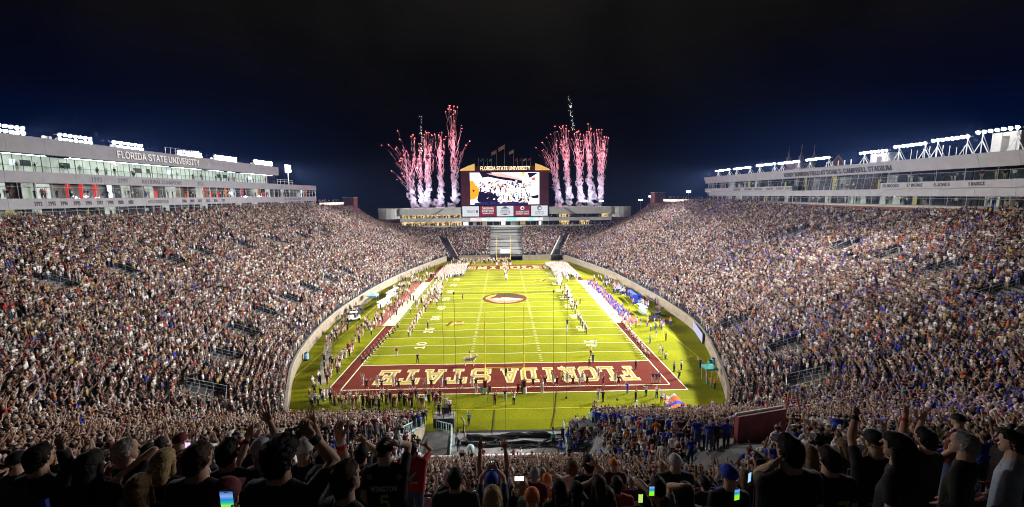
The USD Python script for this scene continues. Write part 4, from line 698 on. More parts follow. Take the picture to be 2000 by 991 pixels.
for (a, b, lab, oo) in (((378,135),(380,420),'dotted line of white sparks rising above the left fireworks',O1), ((484,32),(512,282),'dotted line of white sparks rising above the right fireworks',O2)):
    p, q = aty(oo[0]+a[0]/Z1, oo[1]+a[1]/Z1, 170), aty(oo[0]+b[0]/Z1, oo[1]+b[1]/Z1, 170); o = thing('spark_trail', lab, 'fireworks', at=(q[0], 170, 18)); mb = MB()
    for k in range(46):
        t = rng.random()**.8; c = p+(q-p)*t+[rng.normal(0,.35),0,0]; mb.mesh(trimesh.creation.icosphere(0, rng.uniform(.06,.17)).apply_translation(c))
    tag(mb.build('spark', 'rising_spark', o), kind='stuff')

# ------------------------------------------------------------------ goals, net poles, apron
def goal(y, s, label):
    o = thing('goal_post', label, 'goal', at=(-.2, y, 0)); hw = 2.82; cx = -.25; yb = y+s*1.9
    MB().bar((cx-hw-.05, y, 3.05), (cx+hw+.05, y, 3.05), .1, 8).build('crossbar', 'goal_yellow', o)
    for k in (-1, 1):
        x = cx+k*hw; MB().bar((x, y, 3.05), (x, y, 12.3), .085, 8, .07).build('upright', 'goal_yellow', o)
        t = np.linspace(0, 1, 8); c = np.c_[np.full(8, x), yb-s*1.9*(1-np.cos(t*math.pi/2)), 2.2+.85*np.sin(t*math.pi/2)]
        MB().tube(np.vstack([[(x, yb, 0)], c]), .11, 8).build('support', 'goal_yellow', o)
        MB().bar((x, yb, .02), (x, yb, 1.0), .3, 10).build('pad', 'banner_white', o); MB().bar((x, yb, 1.0), (x, yb, 2.0), .31, 10).build('pad', 'maroon', o)
goal(-9.144, -1, 'near yellow goal with two padded supports, uprights over the end zone'); goal(GL+9.144, 1, 'far yellow goal in front of the band benches')
for i, (u, v0, lab) in enumerate(((863, 571, 'leftmost of the four thin dark net poles'), (886, 571, 'second of the four thin dark net poles'), (1077, 571, 'third of the four thin dark net poles'), (1103, 571, 'rightmost of the four thin dark net poles'))):
    y = -13. if i in (0, 3) else -20.7; x = aty(u, 700, y)[0]; zt = aty(u, 571, y)[2]; o = thing('net_pole', lab, 'pole', at=(x, y, 0)); MB().bar((x, y, 0), (x, y, zt), .022, 6).build('pole', 'dark_metal', o); MB().bar((x, y, 0), (x, y, .3), .12, 8).build('foot', 'dark_metal', o); MB().box((x, y, zt), (.16, .16, .25)).build('pulley', 'dark_metal', o)
o = thing('net_cable', 'thin dark overhead cable hanging a weight before the midfield emblem', 'cable', at=(0, -20.7, 0)); p, q, c = aty(886, 571, -20.7), aty(1077, 571, -20.7), aty(983, 573, -20.7)
MB().bar(p, c, .015, 4).build('cable', 'dark_metal', o); MB().bar(c, q, .015, 4).build('cable', 'dark_metal', o); MB().bar(c, aty(981, 842, -20.7), .02, 4).build('drop_line', 'dark_metal', o)
# lowered black net in folds on the apron
mk('net_black', {'p': ('principled_bsdf', {'base_color': (.008,.008,.008), 'roughness': .9})})
def heap(x0, x1, y0, y1, h, name, label):
    nx, ny = 90, 10; X, Y = np.meshgrid(np.linspace(x0, x1, nx), np.linspace(-1, 1, ny), indexing='ij'); wv = meshkit.fbm(np.c_[X.ravel()*.9, Y.ravel()*1.7, 0*X.ravel()+y0], 3, 5).reshape(X.shape)
    half = (y1-y0)/2*(.35+.65*np.abs(np.sin((X-x0)/(x1-x0)*math.pi))**.5)*(.6+.8*meshkit.noise(np.c_[X.ravel()*.5, 0*X.ravel(), 0*X.ravel()]).reshape(X.shape)); Z = .02+h*np.maximum(0, 1-Y**2)*(.3+1.1*wv)+.06*np.sin(Y*9+X*.4)
    v = np.stack([X, (y0+y1)/2+Y*half+.25*np.sin(X*.8), np.maximum(Z, .016)], -1).reshape(-1, 3); i, j = np.meshgrid(np.arange(nx-1), np.arange(ny-1), indexing='ij'); i = i.ravel()*ny+j.ravel()
    return tag(obj(name, (v, np.c_[i, i+ny, i+ny+1, i+1]), 'net_black', smooth=True), label, 'net')
p, q = atz(905, 850), atz(1090, 862); heap(p[0], q[0]-1., -22.9, -21.6, .45, 'safety_net', 'thick roll of lowered black net along the grass edge'); heap(p[0]-.6, q[0]-1.6, -24.1, -23.2, .28, 'safety_net', 'thin strung out roll of black net on bare concrete')
for j in range(9):
    x0 = p[0]+rng.uniform(0, 9); L = rng.uniform(3, 9); y0 = rng.uniform(-24.6, -21.6); t = np.linspace(0, 1, 40); ph = rng.uniform(0, 6, 3)
    pp = np.c_[np.clip(x0+L*t, p[0]-.5, q[0]+.3), y0+.35*np.sin(t*7+ph[0])+.12*np.sin(t*23+ph[1])+.9*t*rng.uniform(-1,1), .06+.1*np.abs(np.sin(t*11+ph[2]))]; tag(MB().tube(pp, .05+.05*np.abs(np.sin(t*9+ph[1])), 5).build('net_fold', 'net_black'), f'{["first","second","third","fourth","fifth","sixth","seventh","eighth","ninth"][j]} loose strand of black net straggling over the concrete apron', 'net')
for pts, lab in (([(896,812),(902,822),(901,840),(903,852),(915,858)], 'pale loose cable trailing from the camera platform'), ([(1072,846),(1078,838),(1105,836),(1112,846)], 'black cable looped at the right end of the net'), ([(960,800),(958,822),(955,846)], 'thin dark rope on the near turf left of centre'), ([(1082,765),(1078,805),(1070,838)], 'long dark rope running over the near turf')):
    P = np.array([atz(*q, .03) for q in pts]); o = tag(MB().tube(np.array([P[min(int(k), len(P)-2)]*(1-(k-int(min(k, len(P)-2))))+P[min(int(k), len(P)-2)+1]*(k-min(int(k), len(P)-2)) for k in np.linspace(0, len(P)-1, 24)])+[0,0,.02], .035, 5).build('cable', 'coping' if 'pale' in lab else 'net_black'), lab, 'cable')
o = thing('apron_rail', 'long white rail with dark wall closing the concrete apron', 'railing', at=(0, -26.4, 0)); MB().box2((-12., -26.6, .35), (10.2, -26.35, .6)).build('top_rail', 'white_paint', o); MB().box2((-12., -26.58, -.1), (10.2, -26.42, .3)).build('wall', 'room_dark', o)
for x in (-9.6, 9.3): MB().box2((x, -26.7, 0), (x+.3, -26.3, .95)).build('end_post', 'white_paint', o)
def stair_rail(pts, label, hgt=1.15, m='teal_rail', n=9, wall=True):
    p, q = np.array(pts[0], float), np.array(pts[1], float); o = thing('stair_railing', label, 'railing', at=p)
    if wall:
        d = q-p; nrm = np.array([d[1], -d[0], 0]); nrm = nrm/np.linalg.norm(nrm)*.12; v = np.array([p-nrm-[0,0,p[2]+.3], q-nrm-[0,0,q[2]+.3], q+nrm-[0,0,q[2]+.3], p+nrm-[0,0,p[2]+.3], p-nrm, q-nrm, q+nrm, p+nrm]); obj('wall', (v, np.array([[0,3,2,1],[4,5,6,7],[0,1,5,4],[1,2,6,5],[2,3,7,6],[3,0,4,7]])), 'wall_panel', o)
    for k in range(n+1): b = p+(q-p)*k/n; MB().bar(b, b+[0,0,hgt], .035 if k % (n//3 or 1) else .06, 5).build('baluster', m, o)
    for h in (hgt, .12): MB().bar(p+[0,0,h], q+[0,0,h], .055, 5).build('rail', m, o)
stair_rail([(-9.9,-21.,1.0),(-10.9,-27.,3.2)], 'pale teal railing on the tan wall left of the apron', n=18); stair_rail([(-6.6,-21.2,.0),(-6.2,-26.2,.0)], 'pale teal railing standing on the left edge of the apron', wall=False, n=16); stair_rail([(-8.6,-20.3,.05),(-6.7,-21.2,.05)], 'short pale teal railing at the grass left of the apron', wall=False, n=6)
stair_rail([(6.8,-20.9,.0),(6.5,-26.2,.0)], 'pale railing right of the apron beside fans in blue', wall=False, n=16); stair_rail([(9.8,-20.8,1.0),(11.,-27.,3.2)], 'pale teal railing on the tan wall right of the apron', n=18)
# vomitory railings in the stands
ORD = ['first','second','third','fourth','fifth','sixth','seventh','eighth']
VLAB = [f'upper row, {o_} from the near frame edge' for o_ in ORD] + [f'lower row, {o_} from the far end' for o_ in ORD] + [f'upper row, {o_} from the far end' for o_ in ORD[1:5]] + ['lower row, left one', 'lower row, right one', 'upper row, first from the far end', 'middle of the stand']
for i, (p, d) in enumerate(VOM):
    _, q = None, None; bd = INNER.exterior; nd = bd.interpolate(bd.project(Point(*p))); n = np.array([p[0]-nd.x, p[1]-nd.y]); n /= np.linalg.norm(n); t = np.array([-n[1], n[0]]); side = 'left' if p[0] < 0 else 'right'
    o = thing('stair_opening_railing', f'railing round a {side} stand stair opening, {VLAB[i]}', 'railing', group=f'railings round the stair openings in the {side} stand', at=(p[0], p[1], zrow(p[0], p[1], d)))
    H = 1.15; corner = [p+n*2.+t*1.7, p-n*1.9+t*1.7, p-n*1.9-t*1.7, p+n*2.-t*1.7]; zz = [zrow(c[0], c[1], INNER.distance(Point(*c)))+.05 for c in corner]; zz = [float(z) for z in zz]; C = [np.array([*c, z]) for c, z in zip(corner, zz)]
    for a, b in ((0,1),(1,2),(2,3)):
        for h in (H, H*.62, .25): MB().bar(C[a]+[0,0,h], C[b]+[0,0,h], .032 if h == H else .02, 4).build('rail', 'steel', o)
        for k in (0, .33, .66, 1.): c = C[a]*(1-k)+C[b]*k; MB().bar(c, c+[0,0,H], .025, 4).build('rail_post', 'steel', o)
    zf = min(zz)+.04; m = MB().box(np.array([*(p+n*.9), zf+.25]), (3.0, 2.0, .12), math.atan2(t[1], t[0])); m.build('landing', 'white_paint' if i % 2 else 'concrete', o); MB().box(np.array([*(p-n*.7), zf+.02]), (3.0, 1.5, .1), math.atan2(t[1], t[0])).build('stair_well', 'room_dark', o)

# ------------------------------------------------------------------ people on and around the field
mk('tinted', {'at': ('attribute', {'attribute': 'tint'}), 'p': ('principled_bsdf', {'roughness': .75, 'specular_ior_level': .25})}, [('at.color','p.base_color')])
SKIN = [(.55,.36,.27), (.45,.27,.18), (.2,.1,.06), (.12,.06,.035), (.6,.42,.33)]
HAIR = [(.02,.014,.01), (.06,.035,.018), (.25,.15,.06), (.02,.02,.02)]
FIRST = {}
def small_person(p, yaw, outfit, pose, legs='stand', label='', group=None, opt=''):
    """outfit: (shirt, trousers, hair or hat or None, skin number)."""
    key = (outfit, pose, legs, opt)
    if key in FIRST: return dup(FIRST[key], p, yaw, label, 'person', group, name='person')
    o = thing('person', label, 'person', loc=p, rz=yaw, group=group); v, f, part = figure(*pose, legs=legs, n=8, shorts='s' in opt, skirt='k' in opt, bag='b' in opt, cap='c' in opt, build=1.1 if 'w' in opt else 1.)
    sh, tr, hat, sk = outfit; pal = np.array([SKIN[sk], K.get(sh, sh), K.get(tr, tr), hat and K.get(hat, hat) or HAIR[sk % 4], (.05,.05,.05) if tr != 'white' else (.6,.6,.6), (.03,.03,.05)])
    m = obj('body', (v, f), 'tinted', o); set_face(UsdGeom.Mesh(m), 'tint', pal[part]); FIRST[key] = o
    return o
PO = [('down','down'), ('down','up'), ('chop','down'), ('clap','clap'), ('hips','down'), ('up','up'), ('down','chop'), ('phone','phone')]
def face_to(p, u=985, v=600): q = atz(u, v); return math.atan2(-(q[0]-p[0]), q[1]-p[1])
rp = np.random.default_rng(21); NP = [0]
def person_px(u, v, outfit, pose=None, legs='stand', label='', group=None, yaw=None, opt='', z=0.):
    p = atz(u, v, z+.015); NP[0] += 1
    return small_person(p, face_to(p) + rp.normal(0, .3) if yaw is None else yaw, outfit, pose or PO[rp.integers(len(PO))], legs, label, group, opt)
# A: fans and staff behind the near end line, then up the left side
lab = {'maroon': 'person in maroon shirt and dark trousers', 'black': 'person in black shirt and trousers', 'white': 'person in white shirt and dark trousers', 'tan': 'person in tan shirt', 'grey': 'person in grey shirt and black trousers'}
for k in range(62):
    u = 597 + (k+.5)*(862-597)/62 + rp.normal(0, 2); v = 781 + rp.choice([0, 6, 12]) + (u < 640)*-8 + rp.normal(0, 1.2); c = rp.choice(['maroon','black','white','maroon','grey','tan'], p=[.33,.24,.16,.12,.1,.05])
    tr = ['black','navy','tan','white'][rp.integers(4)] if c != 'black' else 'black'; person_px(u, v, (c, tr, None, int(rp.integers(3))), label=lab[c]+', in the throng behind the near end line', group=f'{c} shirts in the throng behind the near end line')
for k in range(46):
    t = (k+.5)/46; u = 632 + 84*t + rp.normal(0, 4); v = 742 - 112*t + rp.normal(0, 3); c = rp.choice(['maroon','white','black','tan'], p=[.42,.3,.18,.1]); person_px(u, v, (c, ['maroon','white','black','tan'][rp.integers(4)], 'maroon' if rp.random() < .3 else None, int(rp.integers(3))), label=lab[c].split(' and')[0]+', in the column up the left border', group=f'{c} shirts in the column up the left border')
# B: cheerleaders on the end zone edge, a white flag bearer beside some
for i, u in enumerate((712,741,774,803,838,866,895,925,1036,1060,1083,1114,1142,1173,1203)):
    s = 'left' if u < 985 else 'right'; n = ['first','second','third','fourth','fifth','sixth','seventh','eighth'][i if i < 8 else i-8]; person_px(u, 757+(i % 3), ('black', 'maroon', None, int(i % 2)*4), ('up','wide') if i % 2 else ('wide','up'), 'wide', f'cheerleader in black and maroon with arms up, {n} from the left in the {s} half', 'cheerleaders along the near end line', yaw=math.pi+rp.normal(0,.3), opt='k')
for i, (u, v) in enumerate(((704,744),(733,748),(764,747),(800,746),(824,756),(858,750),(889,745),(918,750),(1075,747),(1103,747),(1127,754),(1133,746),(1164,740),(1197,748))): person_px(u, v+3, ('white','white',None,0), ('up','down') if i % 2 else ('up','up'), label='person in all white with arm raised, among the end line cheerleaders', group='people in white among the end line cheerleaders', yaw=math.pi)
person_px(1094, 747, ('yellow','black',None,0), ('down','clap'), label='person in yellow shirt among the right hand cheerleaders')
for u in (1270,1277,1283): person_px(u, 754, ('purple','tan','maroon',1), ('up','clap'), label='person in purple and gold near the right end zone corner', group='three people in purple near the right end zone corner')
# C: right of the near end and the right side of the field
S_ = [(1163,788,('grey','white',None,0),'person in pale grey standing below the end line centre right'),(1172,789,('black','black',None,0),'person in black suit beside a person in pale grey'),(1155,810,('tan','maroon',None,1),'person in tan top and maroon skirt near the front crowd'),(1220,773,('blue','blue',None,0),'person in bright blue on the end line'),(1236,790,('black','black',None,0),'person in black behind the white cone'),
 (1256,779,('white','navy',None,0),'uniformed person in white and navy pointing towards the purple trio'),(1277,783,('white','navy','white',0),'first uniformed person holding the big striped flag'),(1286,793,('white','navy','white',0),'second uniformed person holding the big striped flag'),(1293,799,('white','navy','white',1),'third uniformed person holding the big striped flag'),(1301,809,('white','navy','white',0),'person nearest the camera holding the big striped flag'),(1387,812,('white','blue',None,0),'person in white shirt and blue trousers by the right wall'),
 (1375,755,('orange','teal',None,1),'first person in orange under the green umbrella'),(1384,764,('orange','teal',None,1),'second person in orange under the green umbrella'),(1391,768,('orange','black',None,1),'third person in orange beside the right wall'),(1285,697,('white','grey',None,0),'person in white walking right of the maroon border'),(1290,703,('black','grey',None,0),'person in dark top right of the maroon border'),(1297,707,('white','black',None,2),'person bending down right of the maroon border'),
 (1312,733,('grey','black',None,0),'person in grey on the right grass strip'),(1326,729,('white','navy',None,0),'person in white and navy on the right grass strip'),(1322,746,('black','black',None,0),'person crouching in black at the border corner'),(1363,727,('navy','black',None,0),'person in dark blue by the right wall'),(1268,652,('white','blue',None,0),'person in white and blue beyond the right border'),(1278,650,('blue','blue',None,0),'person in blue beyond the right border'),(1278,666,('blue','white',None,0),'person in blue and white below the camera cart'),
 (1266,676,('teal','blue',None,0),'person in teal bending below the camera cart'),(1297,672,('black','black',None,0),'person in black alone on the right grass'),(1285,615,('orange','orange',None,0),'person in orange vest beside the camera cart'),(1278,600,('black','black',None,0),'person in black beside the white tent at the right wall'),(1242,635,('blue','white',None,0),'person in blue at the end of the coaching box'),(1228,640,('orange','blue',None,0),'person in orange at the end of the coaching box'),
 (771,692,('maroon','white',None,0),'person in maroon shirt alone at the left five yard line'),(812,706,('black','black',None,0),'person in black standing astride near the goal line'),(1147,720,('grey','black',None,0),'person in grey top on the goal line'),(1154,712,('black','navy',None,0),'person in black just behind the goal line'),(1150,698,('yellow','black',None,0),'person in yellow vest near the goal line'),(1159,682,('white','white',None,0),'person all in white at the right ten yard line'),
 (1105,640,('black','black',None,2),'person in black on the right hash marks'),(1104,650,('white','white',None,0),'person in white on the right hash marks'),(1142,648,('black','tan',None,0),'person in black and tan at the right numbers'),(1131,596,('black','black',None,0),'person in black alone between the lines on the right'),(902,583,('black','black',None,0),'person in black left of the midfield emblem'),(833,640,('black','black',None,0),'person in black at the left yard numbers'),
 (984,735,('black','black',None,3),'person in black on the gold letter A between the words'),(1237,727,('black','navy',None,0),'person in dark clothes on the last gold letter'),(910,830,('teal','black',None,0),'person in pale teal shirt walking on the near grass'),(885,868,('white','navy',None,0),'person in white shirt with both arms up on the apron'),(888,880,('navy','navy',None,0),'person in navy behind a white shirt on the apron'),(1074,872,('teal','black',None,0),'person in teal shirt on the apron'),(1092,862,('black','black',None,0),'tall person in black on the apron'),(1088,885,('blue','blue',None,0),'person in blue bending on the apron'),(1101,872,('blue','tan',None,0),'person in blue shirt and shorts on the apron'),(1111,882,('black','black',None,1),'person in black at the right edge of the apron'),
 (680,815,('black','black',None,0),'person in black with white badge behind the near throng'),(688,815,('black','black',None,1),'person in black right of a badge wearer behind the throng'),(703,814,('black','black',None,0),'person in black walking right behind the throng'),(926,768,('white','white',None,0),'person in white crouching beside the left goal pad'),(936,770,('teal','white',None,0),'person in teal and white kneeling beside the left goal pad'),(951,768,('black','black',None,0),'person in black sitting right of the left goal pad'),(961,790,('maroon','black',None,0),'person in maroon on the grass below the goal'),(981,783,('black','white',None,0),'person in black and white below the goal'),(998,790,('white','black',None,0),'person in white shirt and black shorts below the goal'),(1007,769,('red','black',None,0),'person in red by the right goal pad'),(1014,769,('grey','black',None,0),'person in grey by the right goal pad'),(1054,768,('white','white',None,0),'person in white alone right of the goal'),(873,800,('white','black',None,0),'person in white standing on the camera platform side')]
for u, v, of, l in S_: person_px(u, v, of, ('up','up') if 'arms up' in l else ('point','down') if 'pointing' in l else ('fwd','fwd') if 'holding' in l or 'bending' in l else None, 'kneel' if any(w in l for w in ('crouch','kneel','sitting','bending down')) else 'wide' if 'astride' in l else 'step' if 'walk' in l else 'stand', l, yaw=-.8 if 'holding' in l else None)
# H: people kneeling along both maroon borders
for k in range(15): t = (k+.5)/15; person_px(1211+52*t+rp.normal(0,1), 634+72*t, ('white' if k % 2 else 'tan','black',None,int(k % 3)), ('fwd','fwd'), 'kneel', 'photographer kneeling on the right maroon border', 'photographers along the right border', yaw=math.pi/2)
for k in range(13): t = (k+.5)/13; person_px(700+76*t+rp.normal(0,1), 706-72*t, ('maroon' if k % 3 else 'black','black',None,int(k % 3)), ('fwd','fwd'), 'kneel', 'photographer kneeling on the left maroon border', 'photographers along the left border', yaw=-math.pi/2)
# E: the two lines of uniformed people on the field that still show singly
for k in range(16): t = (k+.5)/16; person_px(794+34*t+rp.normal(0,1.5), 655-52*t+rp.normal(0,1), ('maroon' if k % 2 else 'white','white' if k % 3 else 'black','maroon',0), label='uniformed person in the maroon and white line on the left hash', group='line of uniformed people on the left hash', yaw=-1.2)
for k in range(16): t = (k+.5)/16; person_px(1143-26*t+rp.normal(0,1.5), 658-52*t+rp.normal(0,1), ('white' if k % 2 else 'black','black','white',0), label='uniformed person in the white and black line on the right hash', group='line of uniformed people on the right hash', yaw=1.2)
# the rest, too small to tell apart: marching band, squads on both sidelines, far end crowd
def mass(name, label, fig_list):
    pi = UsdGeom.PointInstancer.Define(stage, '/World/'+name); tag(pi, label, name.replace('_', ' '), kind='stuff'); ps = []
    for of, pose, legs, opt in fig_list:
        v, f, part = figure(*pose, legs=legs, n=6, shorts='s' in opt, cap='c' in opt); sh, tr, hat, sk = of; pal = np.array([SKIN[sk], K[sh], K[tr], K[hat] if hat else HAIR[sk], (.05,.05,.05), (.03,.03,.05)])
        p = numbered(f'/World/{name}/people/figure'); o = usdkit.mesh(stage, p, (v, f), MATS['tinted']); set_face(o, 'tint', pal[part]); ps.append(p)
    pi.CreatePrototypesRel().SetTargets(ps); return pi, len(ps)
def fill(pi, X, A, I):
    X = np.array(X); pi.CreatePositionsAttr(Vt.Vec3fArray.FromNumpy(X.astype(np.float32))); pi.CreateProtoIndicesAttr(Vt.IntArray.FromNumpy(np.array(I, np.int32))); pi.CreateOrientationsAttr(Vt.QuathArray([Gf.Quath(float(math.cos(a/2)), 0., 0., float(math.sin(a/2))) for a in A]))
band, nb = mass('marching_band', 'two blocks of marching band in white uniforms at the far corners', [(('white','white','white',0),('fwd','fwd'),'stand',''), (('white','black','white',0),('chop','chop'),'stand',''), (('white','white','white',1),('up','chop'),'stand',''), (('white','black','white',2),('fwd','clap'),'step','')])
X, A, I = [], [], []
def block(q, nu, nv):
    q = [atz(*c)[:2] for c in q]
    for i in range(nu):
        for j in range(nv):
            a, b = (i+.5)/nu, (j+.5)/nv; p = (q[0]*(1-a)+q[1]*a)*(1-b)+(q[3]*(1-a)+q[2]*a)*b + rp.normal(0, .18, 2); X.append((*p, .01)); A.append(rp.normal(0, .3)+(1.5 if q[0][0] < 0 else -1.5)*-1); I.append(rp.integers(nb))
block([(873,521),(914,519),(906,538),(846,547)], 18, 16); block([(1062,521),(1104,519),(1136,551),(1082,535)], 18, 16); block([(1078,536),(1094,536),(1098,560),(1088,562)], 4, 12); block([(1090,534),(1100,536),(1112,552),(1108,556)], 3, 6)
fill(band, X, A, I)
sq, ns = mass('sideline_crowd', 'players, staff and band crowding both sidelines and the far end', [(('white','tan','gold',0),('down','down'),'stand',''), (('white','white','gold',2),('hips','down'),'stand',''), (('black','black',None,0),('down','chop'),'stand',''), (('maroon','tan',None,1),('clap','clap'),'stand',''), (('blue','white','orange',2),('down','down'),'stand',''), (('blue','blue',None,0),('up','down'),'step',''), (('orange','blue','white',1),('hips','down'),'stand',''), (('white','black','white',0),('fwd','fwd'),'stand',''), (('grey','black',None,0),('down','up'),'stand',''), (('sky','blue','blue',2),('down','down'),'stand','')])
X, A, I = [], [], []
def line(p, q, n, w, kinds, yaw, wv=None):
    for k in range(n): t = rp.random(); c = atz(p[0]+(q[0]-p[0])*t+rp.normal(0, w), p[1]+(q[1]-p[1])*t+rp.normal(0, w*.5 if wv is None else wv)); X.append((c[0], c[1], .01)); A.append(yaw+rp.normal(0, .5)); I.append(kinds[rp.integers(len(kinds))])
line((800,605),(868,548), 60, 5, [0,1,2,0,7,0], -1.4); line((745,625),(815,570), 20, 7, [2,2,8,3], -1.4); line((765,570),(840,538), 70, 6, [2,8,0,3,7], -1.4); line((672,620),(690,600), 18, 8, [2,8,7], -1.2); line((1150,558),(1222,628), 85, 5, [4,5,9,4,4,5], 1.4); line((1180,552),(1265,612), 60, 6, [4,6,9,8,7], 1.4); line((1160,548),(1215,580), 30, 6, [8,7,2,9], 1.4)
line((712,650),(800,560), 45, 9, [2,8,0,7,3], -1.3); line((1225,645),(1300,640), 14, 8, [4,8,2,6], 1.3); line((775,545),(850,520), 30, 4, [2,8,7], -1.3); line((826,602),(862,566), 30, 3, [3,7,2], -1.2); line((1100,565),(1120,604), 45, 3.5, [7,2,7], 1.2); line((880,511),(998,511), 120, 6, [2,8,7,3,2,0], 3.1, 2.5); line((985,512),(989,548), 40, 2, [1,7,0,3], 3.1); line((850,595),(862,560), 14, 3, [7,3], -1.2); line((600,770),(640,700), 10, 5, [2,7], -1.2); line((632,675),(690,612), 26, 6, [2,8,7,3], -1.2); line((1100,510),(1112,507), 10, 3, [2,8], 3.1)
fill(sq, X, A, I)

# ------------------------------------------------------------------ horse, rider, spear
def bones_obj(name, B, m, parent, n=10, smooth=True, ref=None, taubin=True):
    mm = join([bone(p, q, a, b, n) for p, q, a, b in B])
    if ref: mm = mm.refine_to_length(ref)
    q = mm.to_mesh(); t = trimesh.Trimesh(q.vert_properties[:, :3], q.tri_verts, process=True)
    if ref and taubin: trimesh.smoothing.filter_taubin(t, iterations=8)
    return obj(name, t, m, parent, smooth)
plain('horse_white', (.62,.58,.52), .7, .25, 4.); plain('skin', (.45,.27,.19), .6, .08, 20.); plain('rider_cloth', (.62,.5,.36), .8, .15, 9.); plain('mane', (.7,.66,.58), .8, .1, 9.)
hp = atz(914, 713); o = thing('horse', 'white spotted horse standing on the goal line with a rider', 'horse', loc=(hp[0], hp[1], .02), rz=-math.pi/2-.15)   # faces local +y
HB = [((0,-.7,1.15),(0,.55,1.15),.33,.31), ((0,.45,1.15),(0,.75,1.2),.3,.22), ((0,-.7,1.2),(0,-.95,1.15),.3,.2), ((0,.72,1.3),(0,1.15,1.8),.2,.13), ((0,1.15,1.86),(0,1.5,1.62),.12,.07), ((.05,1.12,1.95),(.07,1.1,2.08),.04,.015), ((-.05,1.12,1.95),(-.07,1.1,2.08),.04,.015)]
for s in (-1, 1):
    HB += [((s*.16,.55,1.05),(s*.15,.6 if s > 0 else .75,.6 if s > 0 else .66),.13,.07), ((s*.15,.6 if s > 0 else .75,.6 if s > 0 else .66),(s*.15,.6 if s > 0 else .62,.1 if s > 0 else .22),.06,.045), ((s*.15,.6 if s > 0 else .62,.1 if s > 0 else .22),(s*.15,.65,.05 if s > 0 else .15),.055,.06)]
    HB += [((s*.17,-.78,1.1),(s*.16,-.62,.75),.2,.11), ((s*.16,-.62,.75),(s*.16,-.88,.5),.1,.06), ((s*.16,-.88,.5),(s*.16,-.82,.1),.055,.045), ((s*.16,-.82,.1),(s*.16,-.77,.05),.055,.06)]
bones_obj('body', HB, 'horse_white', o, 12, ref=.08); bones_obj('tail', [((0,-1.05,1.3),(0,-1.25,.95),.07,.09), ((0,-1.25,.95),(0,-1.22,.5),.09,.03)], 'mane', o); bones_obj('mane', [((0,1.1,1.95),(0,.85,1.62),.07,.09), ((0,.85,1.62),(0,.66,1.4),.09,.06)], 'mane', o); bones_obj('saddle_blanket', [((-.3,-.1,1.2),(-.3,.2,1.2),.06,.06), ((.3,-.1,1.2),(.3,.2,1.2),.06,.06), ((-.2,0,1.46),(.2,0,1.46),.1,.1), ((.33,-.1,1.),(.33,.2,1.),.04,.04), ((-.33,-.1,1.),(-.33,.2,1.),.04,.04)], 'maroon', o)
o = thing('person', 'rider in tan costume sitting upright on the white horse', 'person', loc=(hp[0], hp[1], .02), rz=-math.pi/2-.15)
bones_obj('body', [((0,.02,2.2),(0,.04,2.3),.06,.06), ((0,.04,2.34),(0,.04,2.4),.09,.1), ((-.2,.02,2.06),(-.3,.1,1.8),.06,.05), ((-.3,.1,1.8),(-.16,.4,1.7),.045,.035), ((.2,.02,2.06),(.36,.15,2.1),.06,.05), ((.36,.15,2.1),(.34,.2,2.4),.045,.035)], 'skin', o, ref=.05); bones_obj('costume', [((0,0,1.6),(0,.02,1.95),.16,.17), ((-.12,.02,2.02),(.12,.02,2.02),.12,.12), ((-.1,.02,1.56),(-.36,.2,1.2),.12,.09), ((-.36,.2,1.2),(-.36,.08,.8),.085,.06), ((.1,.02,1.56),(.36,.2,1.2),.12,.09), ((.36,.2,1.2),(.36,.08,.8),.085,.06)], 'rider_cloth', o, ref=.06); bones_obj('headband_hair', [((0,-.01,2.4),(0,.02,2.47),.1,.09), ((0,-.05,2.35),(0,-.08,2.2),.08,.05)], 'dark_metal', o)

# ------------------------------------------------------------------ things on and beside the field
def at_(u, v, z=0.): return atz(u, v, z)
fq = [at_(1286,778,1.05), at_(1312,776,1.1), at_(1354,812,.9), at_(1308,822,.7)]; o = thing('striped_flag', 'huge orange and blue striped flag carried flat beside the right end zone', 'flag', at=(*((fq[0]+fq[2])/2)[:2], 0))
cols = ['cloth_blue','cloth_orange','cloth_blue','cloth_orange','cloth_blue','cloth_orange']; cols = ['cloth_white','cloth_orange','cloth_blue','cloth_orange','cloth_blue']
for i in range(5):
    v = []; m = 14
    for a in ([0,.12,.36,.5,.78,1.][i], [0,.12,.36,.5,.78,1.][i+1]):
        l, r = fq[0]*(1-a)+fq[3]*a, fq[1]*(1-a)+fq[2]*a
        for k in range(m): t = k/(m-1); v.append(l*(1-t)+r*t + [0,0,.16*math.sin(t*8+a*7)-.1*math.sin(t*math.pi)])
    obj('stripe', (np.array(v), np.array([[k, k+1, m+k+1, m+k] for k in range(m-1)])), cols[i], o, smooth=True)
glow('scr_blue', (.1,.25,.9), .5)
def bench_shelter(u0, v0, u1, v1, label, m='white_paint', h=1.9):
    p, q = at_(u0, v0), at_(u1, v1); d = q-p; L = np.linalg.norm(d); a = math.atan2(d[1], d[0]); c = (p+q)/2; o = thing('bench_shelter', label, 'bench', at=c); T = lambda x, y: c + [x*_c(a)-y*_s(a), x*_s(a)+y*_c(a), 0]
    MB().box(T(0,0)+[0,0,.45], (L, .5, .1), a).build('seat', m, o); MB().box(T(0,.35)+[0,0,.9], (L, .1, .9), a).build('backrest', m, o); MB().box(T(0,.1)+[0,0,h], (L, 1.1, .08), a).build('canopy', m, o)
    for k in np.linspace(-.48, .48, 5): MB().bar(T(k*L,.45), T(k*L,.45)+[0,0,h], .05, 5).build('leg', 'steel', o); MB().box(T(k*L,0)+[0,0,.2], (.1,.45,.4), a).build('foot', 'steel', o)
